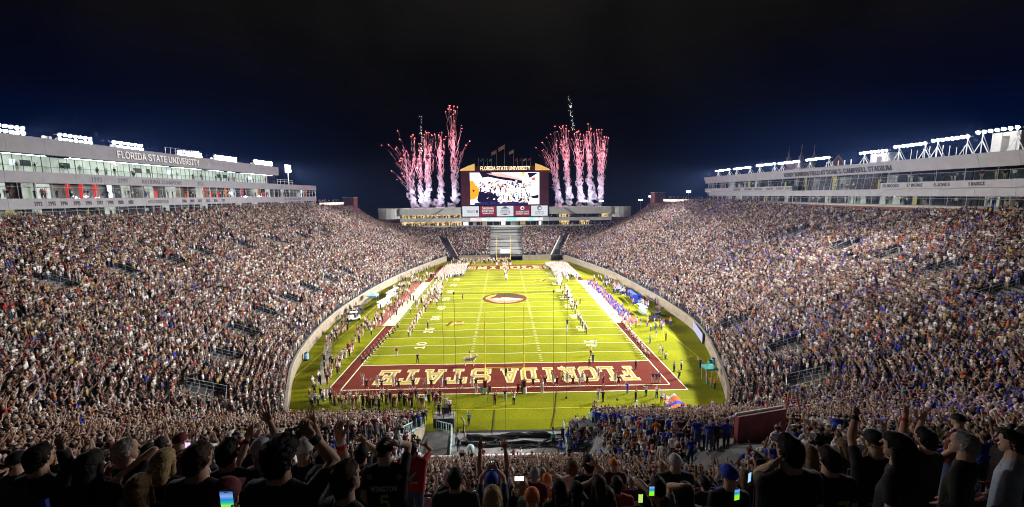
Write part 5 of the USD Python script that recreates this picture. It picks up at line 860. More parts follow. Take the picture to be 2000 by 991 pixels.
bench_shelter(738,601,762,588, 'nearer white team bench shelter on the left sideline'); bench_shelter(756,582,775,570, 'farther white team bench shelter on the left sideline'); bench_shelter(1244,612,1258,622, 'teal bench behind the right coaching box', 'teal_rail'); bench_shelter(1226,584,1240,597, 'blue bench behind the right coaching box', 'cloth_blue')
def canopy(u, v, w, h, m, label):
    c = at_(u, v); o = thing('canopy_tent', label, 'tent', at=c)
    for a in (-1, 1):
        for b in (-1, 1): MB().bar(c+[a*w/2,b*w/2,0], c+[a*w/2,b*w/2,h], .04, 5).build('leg', 'steel', o)
    t = np.array([[-w/2-.1,-w/2-.1,h],[w/2+.1,-w/2-.1,h],[w/2+.1,w/2+.1,h],[-w/2-.1,w/2+.1,h],[0,0,h+w*.3],[-w/2-.1,-w/2-.1,h-.25],[w/2+.1,-w/2-.1,h-.25],[w/2+.1,w/2+.1,h-.25],[-w/2-.1,w/2+.1,h-.25]])+c
    obj('roof', (t, np.array([[0,1,4],[1,2,4],[2,3,4],[3,0,4],[5,6,1],[5,1,0],[6,7,2],[6,2,1],[7,8,3],[7,3,2],[8,5,0],[8,0,3]])), m, o)
canopy(727, 586, 2.4, 2.1, 'cloth_sky', 'bright blue canopy tent behind the left team bench'); canopy(679, 588, 1.8, 1.7, 'cloth_sky', 'small blue canopy against the left wall'); canopy(1287, 594, 2.6, 2.2, 'banner_white', 'white canopy tent against the right wall'); canopy(1380, 752, 1.6, 2.3, 'cloth_teal', 'green umbrella tent by the right wall'); 
def cart(u, v, yaw, m, label, boom=False):
    c = at_(u, v); o = thing('utility_cart', label, 'cart', at=c); T = lambda x, y, z: c + [x*_c(yaw)-y*_s(yaw), x*_s(yaw)+y*_c(yaw), z]
    MB().box(T(0,0,.55), (2.6,1.25,.35), yaw).build('chassis', m, o); MB().box(T(-.7,0,.95), (1.1,1.2,.5), yaw).build('cargo_bed', m, o); MB().box(T(.15,0,.85), (.5,1.1,.25), yaw).build('seat', 'dark_metal', o); MB().box(T(.0,0,1.95), (1.5,1.25,.07), yaw).build('roof', m, o); MB().box(T(1.1,0,.85), (.35,1.1,.35), yaw).build('dashboard', m, o)
    for a in (-.65, .65):
        for b in (-.55, .55): MB().bar(T(a,b,.7), T(a,b,1.95), .035, 5).build('post', 'dark_metal', o)
    for a in (-.85, .9):
        for b in (-.6, .6): t = MB().bar(T(a,b-.1,.28), T(a,b+.1,.28), .28, 12).build('wheel', 'net_black', o)
    if boom: MB().bar(T(-.6,0,1.2), T(1.9,.3,2.7), .09, 6).build('camera_boom', 'dark_metal', o); MB().box(T(2.,.3,2.75), (.5,.3,.35), yaw).build('camera_head', 'dark_metal', o)
cart(690, 620, .5, 'white_paint', 'white utility cart left of the wide path'); cart(697, 608, .9, 'dark_metal', 'dark equipment cart behind a white cart on the left'); cart(1277, 632, .3, 'dark_metal', 'dark camera cart with boom on the right grass', True); cart(1283, 622, 1.2, 'dark_metal', 'dark utility cart parked behind the camera cart')
for u, v, lab in ((1239,598,'left blue folding screen behind the right bench'),(1246,596,'right blue folding screen behind the right bench')):
    c = at_(u, v); o = thing('folding_screen', lab, 'screen', at=c); MB().box(c+[0,0,1.3], (1.2,.1,2.), -.7).build('panel', 'cloth_blue', o); MB().box(c+[0,0,1.3], (1.34,.06,2.14), -.7).build('frame', 'dark_metal', o); MB().box(c+[0,0,.12], (.9,.7,.2), -.7).build('foot', 'dark_metal', o)
for u, v, m, lab in ((595,696,'cloth_sky','blue water tank on the grass by the left wall'),(1388,722,'cloth_sky','bright blue water tank against the right wall'),(1382,726,'cloth_teal','dark green water tank against the right wall')):
    c = at_(u, v); o = thing('water_tank', lab, 'tank', at=c); MB().bar(c+[0,0,.25], c+[0,0,1.25], .38, 12).build('barrel', m, o); MB().bar(c+[0,0,1.25], c+[0,0,1.4], .3, 12, .2).build('lid', 'dark_metal', o); MB().box(c+[0,0,.12], (.7,.7,.24)).build('stand', 'dark_metal', o)
c = at_(1237, 812); o = thing('megaphone', 'big white cone megaphone standing on a pale mat', 'megaphone', at=c); MB().bar(c+[0,0,.1], c+[0,0,1.7], .34, 14, .08).build('horn', 'banner_white', o); MB().bar(c+[0,0,.06], c+[0,0,.14], .4, 14).build('rim', 'banner_white', o); MB().bar(c+[0,0,1.68], c+[0,0,1.8], .1, 10).build('mouthpiece', 'banner_white', o)
c = at_(1240, 818); tag(MB().box(c+[0,-.3,.02], (1.9,.8,.03)).build('ground_mat', 'cloth_sky'), 'pale blue mat under the white cone megaphone', 'mat')
for u, v, lab in ((1199,806,'small dark camera tripod on the near grass'),(948,785,'small dark microphone stand on the grass below the goal')):
    c = at_(u, v); o = thing('tripod', lab, 'tripod', at=c)
    for k in range(3): a = k*2.1; MB().bar(c+[.35*_c(a),.35*_s(a),0], c+[0,0,.8], .02, 5).build('leg', 'dark_metal', o)
    MB().bar(c+[0,0,.75], c+[0,0,1.5], .02, 5).build('column', 'dark_metal', o); MB().box(c+[0,0,1.55], (.2,.3,.2)).build('head', 'dark_metal', o)
c = at_(862, 829); o = thing('camera_platform', 'dark camera platform with grey deck and rails at the left of the apron', 'platform', at=c)
MB().box(c+[0,0,.7], (2.5,1.5,1.2)).build('base', 'room_dark', o); MB().box(c+[-.65,0,1.36], (1.25,1.6,.1)).build('deck', 'steel', o); MB().box(c+[.68,0,1.36], (1.25,1.6,.1)).build('deck', 'steel', o)
for x in (-1.25, 0, 1.28):
    for y in (-.75, .75): MB().bar(c+[x,y,1.4], c+[x,y,2.4], .035, 5).build('rail_post', 'dark_metal', o)
for y in (-.75, .75):
    for z in (1.9, 2.4): MB().bar(c+[-1.25,y,z], c+[1.28,y,z], .03, 5).build('rail', 'dark_metal', o)
MB().box(c+[.2,.2,2.], (.9,.6,.8)).build('camera', 'dark_metal', o); MB().bar(c+[.2,.5,2.1], c+[.25,1.2,2.15], .16, 10, .2).build('lens', 'dark_metal', o)
for dx, l in ((-.6, 'camera operator in black on the left of the dark platform'), (.75, 'camera operator in dark clothes on the right of the dark platform')): small_person(c+[dx, -.25, 1.42], 0, ('black','black',None,0), ('phone','phone'), label=l)
c = at_(912, 874, .9); o = thing('beach_ball', 'pale teal ball floating just above the apron rail', 'ball', at=c); obj('ball', trimesh.creation.icosphere(3, .42).apply_translation(c), 'teal_rail', o, True); MB().bar(c-[0,0,.43], c-[0,0,.5], .05, 6).build('valve', 'teal_rail', o)
c = at_(990, 886, .0); 
# structures at the two near corners of the bowl
def bp(u, v): p, d = bowl_at(u, v); return np.array([p[0], p[1], zrow(p[0], p[1], d)])
def rail_between(pts, label, h=1.1, nmul=1., m='steel'):
    P = [bp(*q) for q in pts]; o = thing('handrail', label, 'railing', at=P[0])
    for a, b in zip(P[:-1], P[1:]):
        L = np.linalg.norm(b-a); n = max(2, int(L/2.2*nmul))
        for z in (h, h*.55): MB().bar(a+[0,0,z], b+[0,0,z], .035, 5).build('rail', m, o)
        for k in range(n+1): c = a+(b-a)*k/n; MB().bar(c, c+[0,0,h], .035, 5).build('rail_post', m, o)
rail_between([(36,808),(110,812),(230,822)], 'long pale handrail along the aisle at the far left'); rail_between([(300,822),(420,830)], 'pale handrail between the far left aisle and the stairs'); rail_between([(455,832),(552,836)], 'pale handrail above a grey wall in the left corner'); rail_between([(1535,838),(1608,832)], 'pale handrail beside the red frame in the right corner', nmul=1.4); rail_between([(1622,832),(1700,824)], 'pale handrail behind the visiting band'); rail_between([(1735,822),(1895,806)], 'long pale handrail above the visiting band')
a, b = bp(460, 850), bp(548, 850); o = thing('corner_wall', 'grey concrete wall under a handrail in the left corner', 'wall', at=a); d = b-a; MB().box((a+b)/2+[0,0,.7], (np.linalg.norm(d), .3, 1.5), math.atan2(d[1], d[0])).build('panel', 'concrete', o); MB().box((a+b)/2+[0,0,1.5], (np.linalg.norm(d), .4, .12), math.atan2(d[1], d[0])).build('coping', 'coping', o)
a, b = bp(1428, 842), bp(1520, 838); o = thing('ramp_wall', 'faded red sloping wall beside an aisle in the right corner', 'wall', at=a); d = b-a; plain('faded_red', (.2,.04,.045), .8, .3, 1.2)
nrm = np.array([0,0,1.]); v = np.array([a, b, b+[0,0,2.3], a+[0,0,1.9]]); t = np.array([d[1], -d[0], 0])/np.linalg.norm(d)*.25; obj('panel', (np.vstack([v, v+t]), np.array([[0,1,2,3],[7,6,5,4],[0,4,5,1],[1,5,6,2],[2,6,7,3],[3,7,4,0]])), 'faded_red', o); MB().bar(a+[0,0,1.95], b+[0,0,2.35], .07, 5).build('coping', 'white_paint', o)
for k in range(4): e = b+np.array([-.8*k*.2,0,.5+.5*k]); MB().bar(b+[-.1,-.2,.4+.45*k], b+np.array([-1.9,-1.4,-.9+.45*k]), .05, 5).build('stair_rail', 'white_paint', o)
c = bp(1546, 822); o = thing('ladder', 'red metal ladder frame standing among the right corner fans', 'ladder', at=c); plain('red_metal', (.25,.02,.03), .5, .2, 3.)
for s in (-1, 1): MB().bar(c+[s*1.0,0,0], c+[s*.3,.5,3.2], .07, 6).build('stile', 'red_metal', o)
for k in range(6): t = (k+.6)/6; MB().bar(c+[-(1-.7*t),.5*t,3.2*t], c+[(1-.7*t),.5*t,3.2*t], .05, 5).build('rung', 'red_metal', o)
for k in range(4):
    p, q = bp(1556+26*k, 868), bp(1582+26*k, 836); o = thing('bleacher_bench', f'{["first","second","third","fourth"][k]} pale bare bench from the left, below the right corner handrail', 'bench', at=p); d = q-p
    obj('seat', (lambda a, b, w: (np.array([a-w, b-w, b+w, a+w, a-w+[0,0,-.08], b-w+[0,0,-.08], b+w+[0,0,-.08], a+w+[0,0,-.08]]), np.array([[0,1,2,3],[4,7,6,5],[0,4,5,1],[1,5,6,2],[2,6,7,3],[3,7,4,0]])))(p+[0,0,.6], q+[0,0,.6], np.array([.28,-.1,0])), 'bench', o)
    for t in (.1, .5, .9): c = p+d*t; MB().bar(c, c+[0,0,.55], .06, 5).build('leg', 'steel', o)
# bare benches that show in the right stand
for k, (u0, v0, u1, v1) in enumerate(((1760,680,1785,705),(1778,722,1800,745),(1978,676,2000,690),(1983,735,2000,752),(1690,668,1712,690))):
    p, q = bp(u0, v0), bp(u1, v1); o = thing('bare_bench', f'strip of bare metal bench among right stand fans, {["left middle","left lower","edge upper","edge lower","leftmost"][k]} one', 'bench', at=p); MB().bar(p+[0,0,.9], q+[0,0,.9], .14, 4).build('seat', 'bench', o); MB().bar(p, p+[0,0,.85], .05, 5).build('leg', 'steel', o); MB().bar(q, q+[0,0,.85], .05, 5).build('leg', 'steel', o)
# visiting band in blue and white, right corner
vb, nv = mass('visiting_band', 'visiting marching band in blue and white filling the right corner rows', [(('blue','white','blue',0),('down','down'),'stand','c'), (('white','white','blue',1),('chop','clap'),'stand',''), (('blue','white','white',0),('clap','clap'),'stand',''), (('navy','blue','blue',2),('fwd','fwd'),'stand','c'), (('blue','blue','white',0),('fwd','fwd'),'kneel','')])
X, A, I = [], [], []
for k in range(290):
    u = rp.uniform(1690, 2000); v = rp.uniform(822-.14*(u-1690), 884); p = bp(u, v+4); X.append(p); A.append(rp.normal(.6, .35)); I.append(rp.integers(nv))
fill(vb, X, A, I); VB = np.array(X)

put(np.array([[rp.uniform(7., 9.6), rp.uniform(-26, -20.8), .02] for _ in range(34)]), rp.normal(0, .4, 34), 2); put(np.array([[rp.uniform(-9.6, 9.2), rp.uniform(-29.2, -26.8), .02] for _ in range(40)]), rp.normal(0, .4, 40), 0)

# ------------------------------------------------------------------ the nearest fans, seen from behind
for k, (c, v) in dict(tee_black=((.012,.012,.014),.2), tee_dark=((.03,.03,.033),.2), tee_maroon=((.09,.01,.018),.15), tee_red=((.42,.02,.018),.1), tee_white=((.62,.6,.58),.08), tee_grey=((.2,.2,.21),.12), tee_blue=((.02,.05,.38),.1), tee_orange=((.6,.13,.02),.1), tee_navy=((.02,.025,.07),.15), denim=((.06,.09,.16),.2), sweater=((.3,.35,.42),.15),
                      hair_black=((.012,.009,.007),.3), hair_brown=((.045,.024,.012),.3), hair_light=((.17,.1,.045),.3), hair_blond=((.36,.25,.11),.3), hair_grey=((.3,.29,.28),.25), cap_white=((.62,.61,.6),.1), cap_blue=((.02,.06,.5),.1), cap_orange=((.6,.16,.02),.1), cap_maroon=((.12,.012,.02),.15), cap_dark=((.015,.015,.016),.2), skin_a=((.5,.3,.21),.06), skin_b=((.4,.22,.15),.06), skin_c=((.14,.07,.045),.08), band_red=((.6,.02,.02),.1), band_white=((.6,.6,.75),.1)).items(): plain(k, c, .75 if not k.startswith('skin') else .55, v, 60. if k.startswith('hair') else 14., bump=.25 if k.startswith(('hair','tee','sweater')) else 0., spec=.3)
def hand_bones(kind, side):
    """Wrist at the origin, fingers along +z, palm facing +y, thumb on the inner side (-x * side)."""
    B = [((0,0,0),(0,0,.03),.026,.03), ((-.024,0,.03),(-.026,0,.085),.015,.014), ((.024,0,.03),(.026,0,.082),.015,.013), ((0,.0,.03),(0,0,.088),.017,.015)]
    L = [.07,.082,.076,.058]; curl = {'open': .12, 'grip': .75, 'fist': 1.5, 'chop': .3}[kind]; spread = {'open': .2, 'grip': .06, 'fist': .02, 'chop': .05}[kind]
    for i in range(4):
        x = (-.03+.02*i)*-side*-1; a = spread*(i-1.5)*1.; p = np.array([x, 0, .086-.004*abs(i-1.2)]); c = curl*(.85+.12*i)
        for j, l in enumerate((.5, .3, .22)):
            ang = c*(j+.6)*.75; d = np.array([math.sin(a)*math.cos(ang), math.sin(ang), math.cos(a)*math.cos(ang)]); q = p+d*L[i]*l*1.05; B.append((tuple(p), tuple(q), .0092-.0008*j, .0086-.0008*j)); p = q
    s = -side; t = {'open': .95, 'grip': .5, 'fist': .25, 'chop': .3}[kind]; p0 = np.array([s*.022,.004,.025]); p1 = p0+np.array([s*.034*t+s*.008,.014,.03]); p2 = p1+np.array([s*.02*t,.012+.012*curl,.03]); p3 = p2+np.array([s*.006*t-(s*.012 if kind == 'fist' else 0),.01*curl,.022])
    return B + [(tuple(p0), tuple(p1), .017, .0125), (tuple(p1), tuple(p2), .0125, .0105), (tuple(p2), tuple(p3), .0105, .0085)]
def ik(S, T, a, b, pole):
    d = T-S; L = min(np.linalg.norm(d), (a+b)*.985); u = d/np.linalg.norm(d); T = S+u*L; k = np.clip((a*a+L*L-b*b)/(2*a*L), -1, 1); h = a*math.sqrt(max(0, 1-k*k)); n = pole-u*(pole @ u); n /= np.linalg.norm(n)+1e-9
    return S+u*a*k+n*h, T
def rowz(y): k = math.floor((-59.8-y)/.8); return DECK(-59.8-.8*k-.4)
def fan(u, v, w, yaw, hair, hc, shirt, label, arms=(), skin='skin_a', sleeve='t', cap=None, depth=None, wide=1., lean=0., capback=False, tilt=0.):
    dep = depth or .178*F/w*math.sqrt(1+((u-1000)/F)**2); H = atd(u, v, dep); yw = math.radians(yaw); rz_ = np.array([[_c(yw),-_s(yw),0],[_s(yw),_c(yw),0],[0,0,1]]); th = math.radians(tilt); ry = np.array([[_c(th),0,_s(th)],[0,1,0],[-_s(th),0,_c(th)]])
    fz = min(rowz(H[1]), H[2]-1.35); base = np.array([H[0], H[1], fz]); o = thing('person', label, 'person', loc=base, rz=yw); hz = H[2]-fz
    loc = lambda P: rz_.T @ (np.asarray(P) - base)
    hp_ = lambda p: np.array([lean*.0,0,hz]) + ry @ np.asarray(p, float)
    g = lambda x, y, z: (x, y+lean*min(0, z+.3)*-.0, hz+z)
    sk = [(hp_((0,-.02,.028)), hp_((0,.025,.03)), .084, .08), (hp_((0,.02,-.01)), hp_((0,.045,-.065)), .072, .05), (hp_((0,.092,.03)), hp_((0,.117,-.014)), .009, .0105), (hp_((0,.05,-.07)), hp_((0,.066,-.096)), .045, .026), (hp_((-.03,.078,.03)), hp_((.03,.078,.03)), .016, .016), (hp_((-.018,.092,-.05)), hp_((.018,.092,-.05)), .011, .011),
          (hp_((.083,-.005,.012)), hp_((.088,-.016,-.022)), .015, .011), (hp_((-.083,-.005,.012)), hp_((-.088,-.016,-.022)), .015, .011), (hp_((0,-.025,-.04)), g(0,-.03,-.2), .064*wide**.6, .075*wide**.6), (g(0,-.03,-.2), g(0,-.01,-.45), .06, .06), (g(-.1,-.02,-.225), g(.1,-.02,-.225), .055, .055)]
    ww = wide; cl = [(g(-.09*ww,-.025,-.225), g(.09*ww,-.025,-.225), .07, .07), (g(-.17*ww,-.02,-.265), g(.17*ww,-.02,-.265), .072, .072), (g(-.07*ww,-.03,-.2), g(-.17*ww,-.02,-.26), .06, .07), (g(.07*ww,-.03,-.2), g(.17*ww,-.02,-.26), .06, .07), (g(-.1*ww,0,-.42), g(.1*ww,0,-.42), .12, .12), (g(-.09*ww,-.02,-.3), g(.09*ww,-.02,-.3), .09, .09), (g(-.085*ww,.01,-.66), g(.085*ww,.01,-.66), .115*ww**.5, .115*ww**.5), (g(-.09*ww,0,-.8), g(.09*ww,0,-.8), .12, .12), (g(0,-.035,-.175), g(0,-.03,-.26), .074*wide**.5, .1)]
    torso_fill = [bone(*cl[2], 14)]
    acc = []
    for sgn, key in ((-1, 'L'), (1, 'R')):
        S = np.array(g(sgn*.185*ww, -.02, -.255)); spec = next((a for a in arms if a[0] == key), None)
        if spec:
            _, hu, hv, kind, dd = spec[:5]; T = loc(atd(hu, hv, dep+dd)); up_ = T[2] > S[2]; E, Wr = ik(S, T, .29, .26, np.array([sgn*.75, -.15, -.7]) if not up_ else np.array([sgn*.8, .45, -.5] if T[2] > S[2]+.42 else [sgn*.3, .3, -1.] if len(spec) > 5 and spec[5] == 'low' else [sgn*.3, .85, -.35])); twist = None
        else:
            E, Wr, kind = S+np.array([sgn*.05,-.03,-.28]), S+np.array([sgn*.03,.12,-.5]), 'chop'
        d = (Wr-E)/np.linalg.norm(Wr-E); sl = {'t': .55, 'long': 1., 'none': 0.}[sleeve]
        sk += [(S, E, .05, .042), (E, E+(Wr-E)*.35, .043, .044), (E+(Wr-E)*.35, Wr, .044, .027)]
        if sleeve == 'long': cl += [(S, E, .067, .056), (E, Wr-d*.03, .055, .042)]
        elif sl: cl += [(S, S+(E-S)*sl, .067, .06)]
        z = d; pn = np.array([0,1,0]) if abs(z[1]) < .8 else np.array([0,0,-1.]); y = pn-z*(pn @ z); y /= np.linalg.norm(y); x = np.cross(y, z); Mh = np.stack([x, y, z], 1)
        for p, q, a, b in hand_bones(kind, sgn): sk.append((Wr+Mh @ np.array(p)*1.12, Wr+Mh @ np.array(q)*1.12, a*1.1, b*1.1))
        for kk in (spec[6] if spec and len(spec) > 6 else ()): acc.append((kk, Wr-d*(.03 if kk != 'band_red' else .07), d))
    lg = [(g(s*.1,0,-.86), (s*.11, .02, max(.45, (hz-.86)*.5)), .1, .07) for s in (-1, 1)] + [((s*.11,.02,max(.45,(hz-.86)*.5)), (s*.12,-.02,.1), .07, .05) for s in (-1, 1)]
    ft = [((s*.12,-.03,.05), (s*.13,.14,.04), .045, .04) for s in (-1, 1)]
    B = lambda name, L, m, par=o, n=14, sm=50: obj(name, join([bone(p, q, a, b, n) for p, q, a, b in L]), m, par, sm)
    B('body', sk, skin, o, 16); TS = [(g(-.17*ww,-.02,-.27), .07), (g(.17*ww,-.02,-.27), .07), (g(-.1*ww,-.005,-.42), .105), (g(.1*ww,-.005,-.42), .105), (g(-.085*ww,.0,-.66), .108), (g(.085*ww,.0,-.66), .108), (g(-.09*ww,0,-.84), .11), (g(.09*ww,0,-.84), .11)]
    cl = [c_ for i_, c_ in enumerate(cl) if i_ not in (4, 5, 6, 7)]; sh_ = obj('shirt', join([m3.Manifold.batch_hull([ball(p, r, 16) for p, r in TS])] + [bone(p, q, a, b, 16) for p, q, a, b in cl]), shirt, o, 50); B('trousers', lg + [(g(-.08,0,-.86), g(.08,0,-.86), .12, .12)], 'denim', o, 10); B('shoe', ft[:1], 'cap_dark', o, 8); B('shoe', ft[1:], 'cap_dark', o, 8)
    cut = lambda y, z: m3.Manifold.cube((.6,.6,.6)).translate((-.3, y, z-.6))
    def hobj(name, parts, m, minus=(), noise=0., n=18):
        mm = join(parts); 
        for c_ in minus: mm = mm - c_
        q = mm.refine_to_length(.016).to_mesh(); vv, ff = np.array(q.vert_properties[:, :3], float), np.array(q.tri_verts)
        if noise:
            c0 = np.array([0,-.02,0]); dv = vv-c0; dv /= np.linalg.norm(dv, axis=1, keepdims=True); vv = vv + dv*((meshkit.fbm(vv*np.array([85,85,22 if noise < .02 else 70])+u, 3)-.5)*noise)[:,None]
        return obj(name, ((ry @ vv.T).T + [0,0,hz], ff), m, o, 70)
    bb = lambda p, q, a, b: bone(p, q, a, b, 18)
    if hair == 'short': hobj('hair', [bb((0,-.022,.034),(0,.03,.046),.093,.084), bb((0,-.03,.0),(0,-.048,-.055),.09,.066), bb((-.06,-.02,.0),(.06,-.02,.0),.042,.042)], hc, [cut(.03,.05), cut(.058,.2)], .022)
    if hair == 'quiff': hobj('hair', [bb((0,-.022,.036),(0,.04,.062),.093,.085), bb((0,.05,.09),(.01,.08,.1),.05,.03), bb((0,-.03,.0),(0,-.048,-.05),.09,.064), bb((-.06,-.02,.0),(.06,-.02,.0),.042,.042)], hc, [cut(.03,.05), cut(.075,.09)], .035)
    if hair == 'curly': hobj('hair', [bb((0,-.025,.04),(0,.03,.05),.107,.098), bb((0,-.03,.0),(0,-.045,-.06),.1,.075)], hc, [cut(.045,.045)], .06)
    if hair in ('long', 'pony', 'bob'):
        P = [bb((0,-.02,.035),(0,.025,.04),.096,.09), bb((0,-.05,.0),(0,-.06,-.08),.09,.075)]
        if hair == 'long': P += [bb((0,-.07,-.08),(0,-.1,-.26),.085,.085), bb((-.05,-.08,-.2),(-.05,-.12,-.38),.05,.035), bb((.04,-.08,-.2),(.05,-.12,-.4),.055,.03), bb((.075,-.0,.0),(.085,-.03,-.2),.03,.03), bb((-.075,-.0,.0),(-.085,-.03,-.2),.03,.03)]
        if hair == 'bob': P += [bb((.07,-.0,.0),(.075,-.02,-.11),.035,.03), bb((-.07,-.0,.0),(-.075,-.02,-.11),.035,.03), bb((0,-.07,-.06),(0,-.075,-.14),.075,.06)]
        if hair == 'pony': P += [bb((0,-.11,.03),(0,-.14,.0),.035,.045), bb((0,-.14,.0),(0,-.13,-.24),.045,.015)]
        hobj('hair', P, hc, [cut(.055,.05)], .02)
    if cap:
        cm, s = cap, -1 if capback else 1
        cp = hobj('cap', [bb((0,-.01,.045),(0,.01,.05),.101,.099)], cm, [cut(-.3,.022)])
        if hair != 'hat': br = join([bone((-.05,s*.09,.035),(.05,s*.09,.035),.022,.022,10), bone((-.035,s*.165,.025),(.035,s*.165,.025),.016,.016,10)]).hull(); q = br.scale((1,1,.42)).translate((0,0,.018)).to_mesh(); obj('cap_brim', ((ry @ np.array(q.vert_properties[:, :3], float).T).T + [0,0,hz], np.array(q.tri_verts)), cm, cp, 40)
        else: hobj('hat_brim', [bb((0,-.005,.025),(0,.02,.025),.128,.125)], cm, [cut(-.3,.018), m3.Manifold.cube((.6,.6,.3)).translate((-.3,-.3,.04))])
    for kk, c_, d in acc: MB().bar(c_-d*.02, c_+d*(.02 if kk != 'cap_dark' else .03), .037, 12).build('wristband', kk, o)
    return o, base, rz_, hz, sh_
def shirt_text(f, text, h, z, m, x=0., w=None, y=-.136):
    o, base, rz_, hz, sh_ = f; t = meshkit.text_mesh(text, h, .004, True); vv = np.array(t.vertices); W_ = vv[:,0].max(); vv[:,0] = (vv[:,0]-W_/2)*((w or W_)/W_)
    obj('lettering', (np.c_[vv[:,0]+x, y-.004+0*vv[:,0]+.35*(vv[:,0]+x)**2-vv[:,2], vv[:,1]+hz+z], np.array(t.faces)), m, o)
def patch(f, pts, z, m, x=0., y=-.137): o, base, rz_, hz, sh_ = f; q = prism(Polygon(pts), .005); vv = np.array(q.vertices); obj('print', (np.c_[vv[:,0]+x, y-vv[:,2], vv[:,1]+hz+z], np.array(q.faces)[:, ::-1]), m, o)
mk('phone_field', {'g': ('texture_coordinate', {}), 's': ('separate_xyz', {}), 'mz': ('math', {'math_type': 'multiply_add', 'value2': 6.6, 'value3': .5}), 'r': ('rgb_ramp', {'interpolate': True, 'ramp': [(0, (.25,.85,.02)), (.42, (.28,.8,.03)), (.52, (.02,.5,.35)), (.66, (.02,.2,.6)), (.8, (.2,.4,.8)), (1, (.02,.03,.2))]}), 'e': ('emission', {'strength': .9})}, [('g.object','s.vector'), ('s.z','mz.value1'), ('mz.value','r.fac'), ('r.color','e.color')], 'e.emission')
glow('phone_white', (.85,1.,.92), 2.); glow('phone_lime', (.55,.8,.15), .8); glow('phone_olive', (.4,.38,.03), .5); glow('phone_blue', (.35,.65,.9), .9); glow('phone_pink', (.75,.5,.95), 1.2)
def phone(u, v, dep, label, m='phone_field', tilt=0., land=False, sc=1.):
    p = atd(u, v, dep); o = thing('phone', label, 'phone', at=p); w, h = (.076*sc, .152*sc) if not land else (.152*sc, .076*sc); MB().box(p, (w, .009, h), tilt).build('case', 'cap_dark', o); n = np.array([_s(tilt), -_c(tilt), 0])
    s_ = MB().box(p+n*.0055, (w*.9, .002, h*.93), tilt).build('screen', m, o); MB().box(p+n*.007+[0,0,h*.44], (w*.25, .002, h*.02), tilt).build('earpiece', 'cap_dark', o); return o

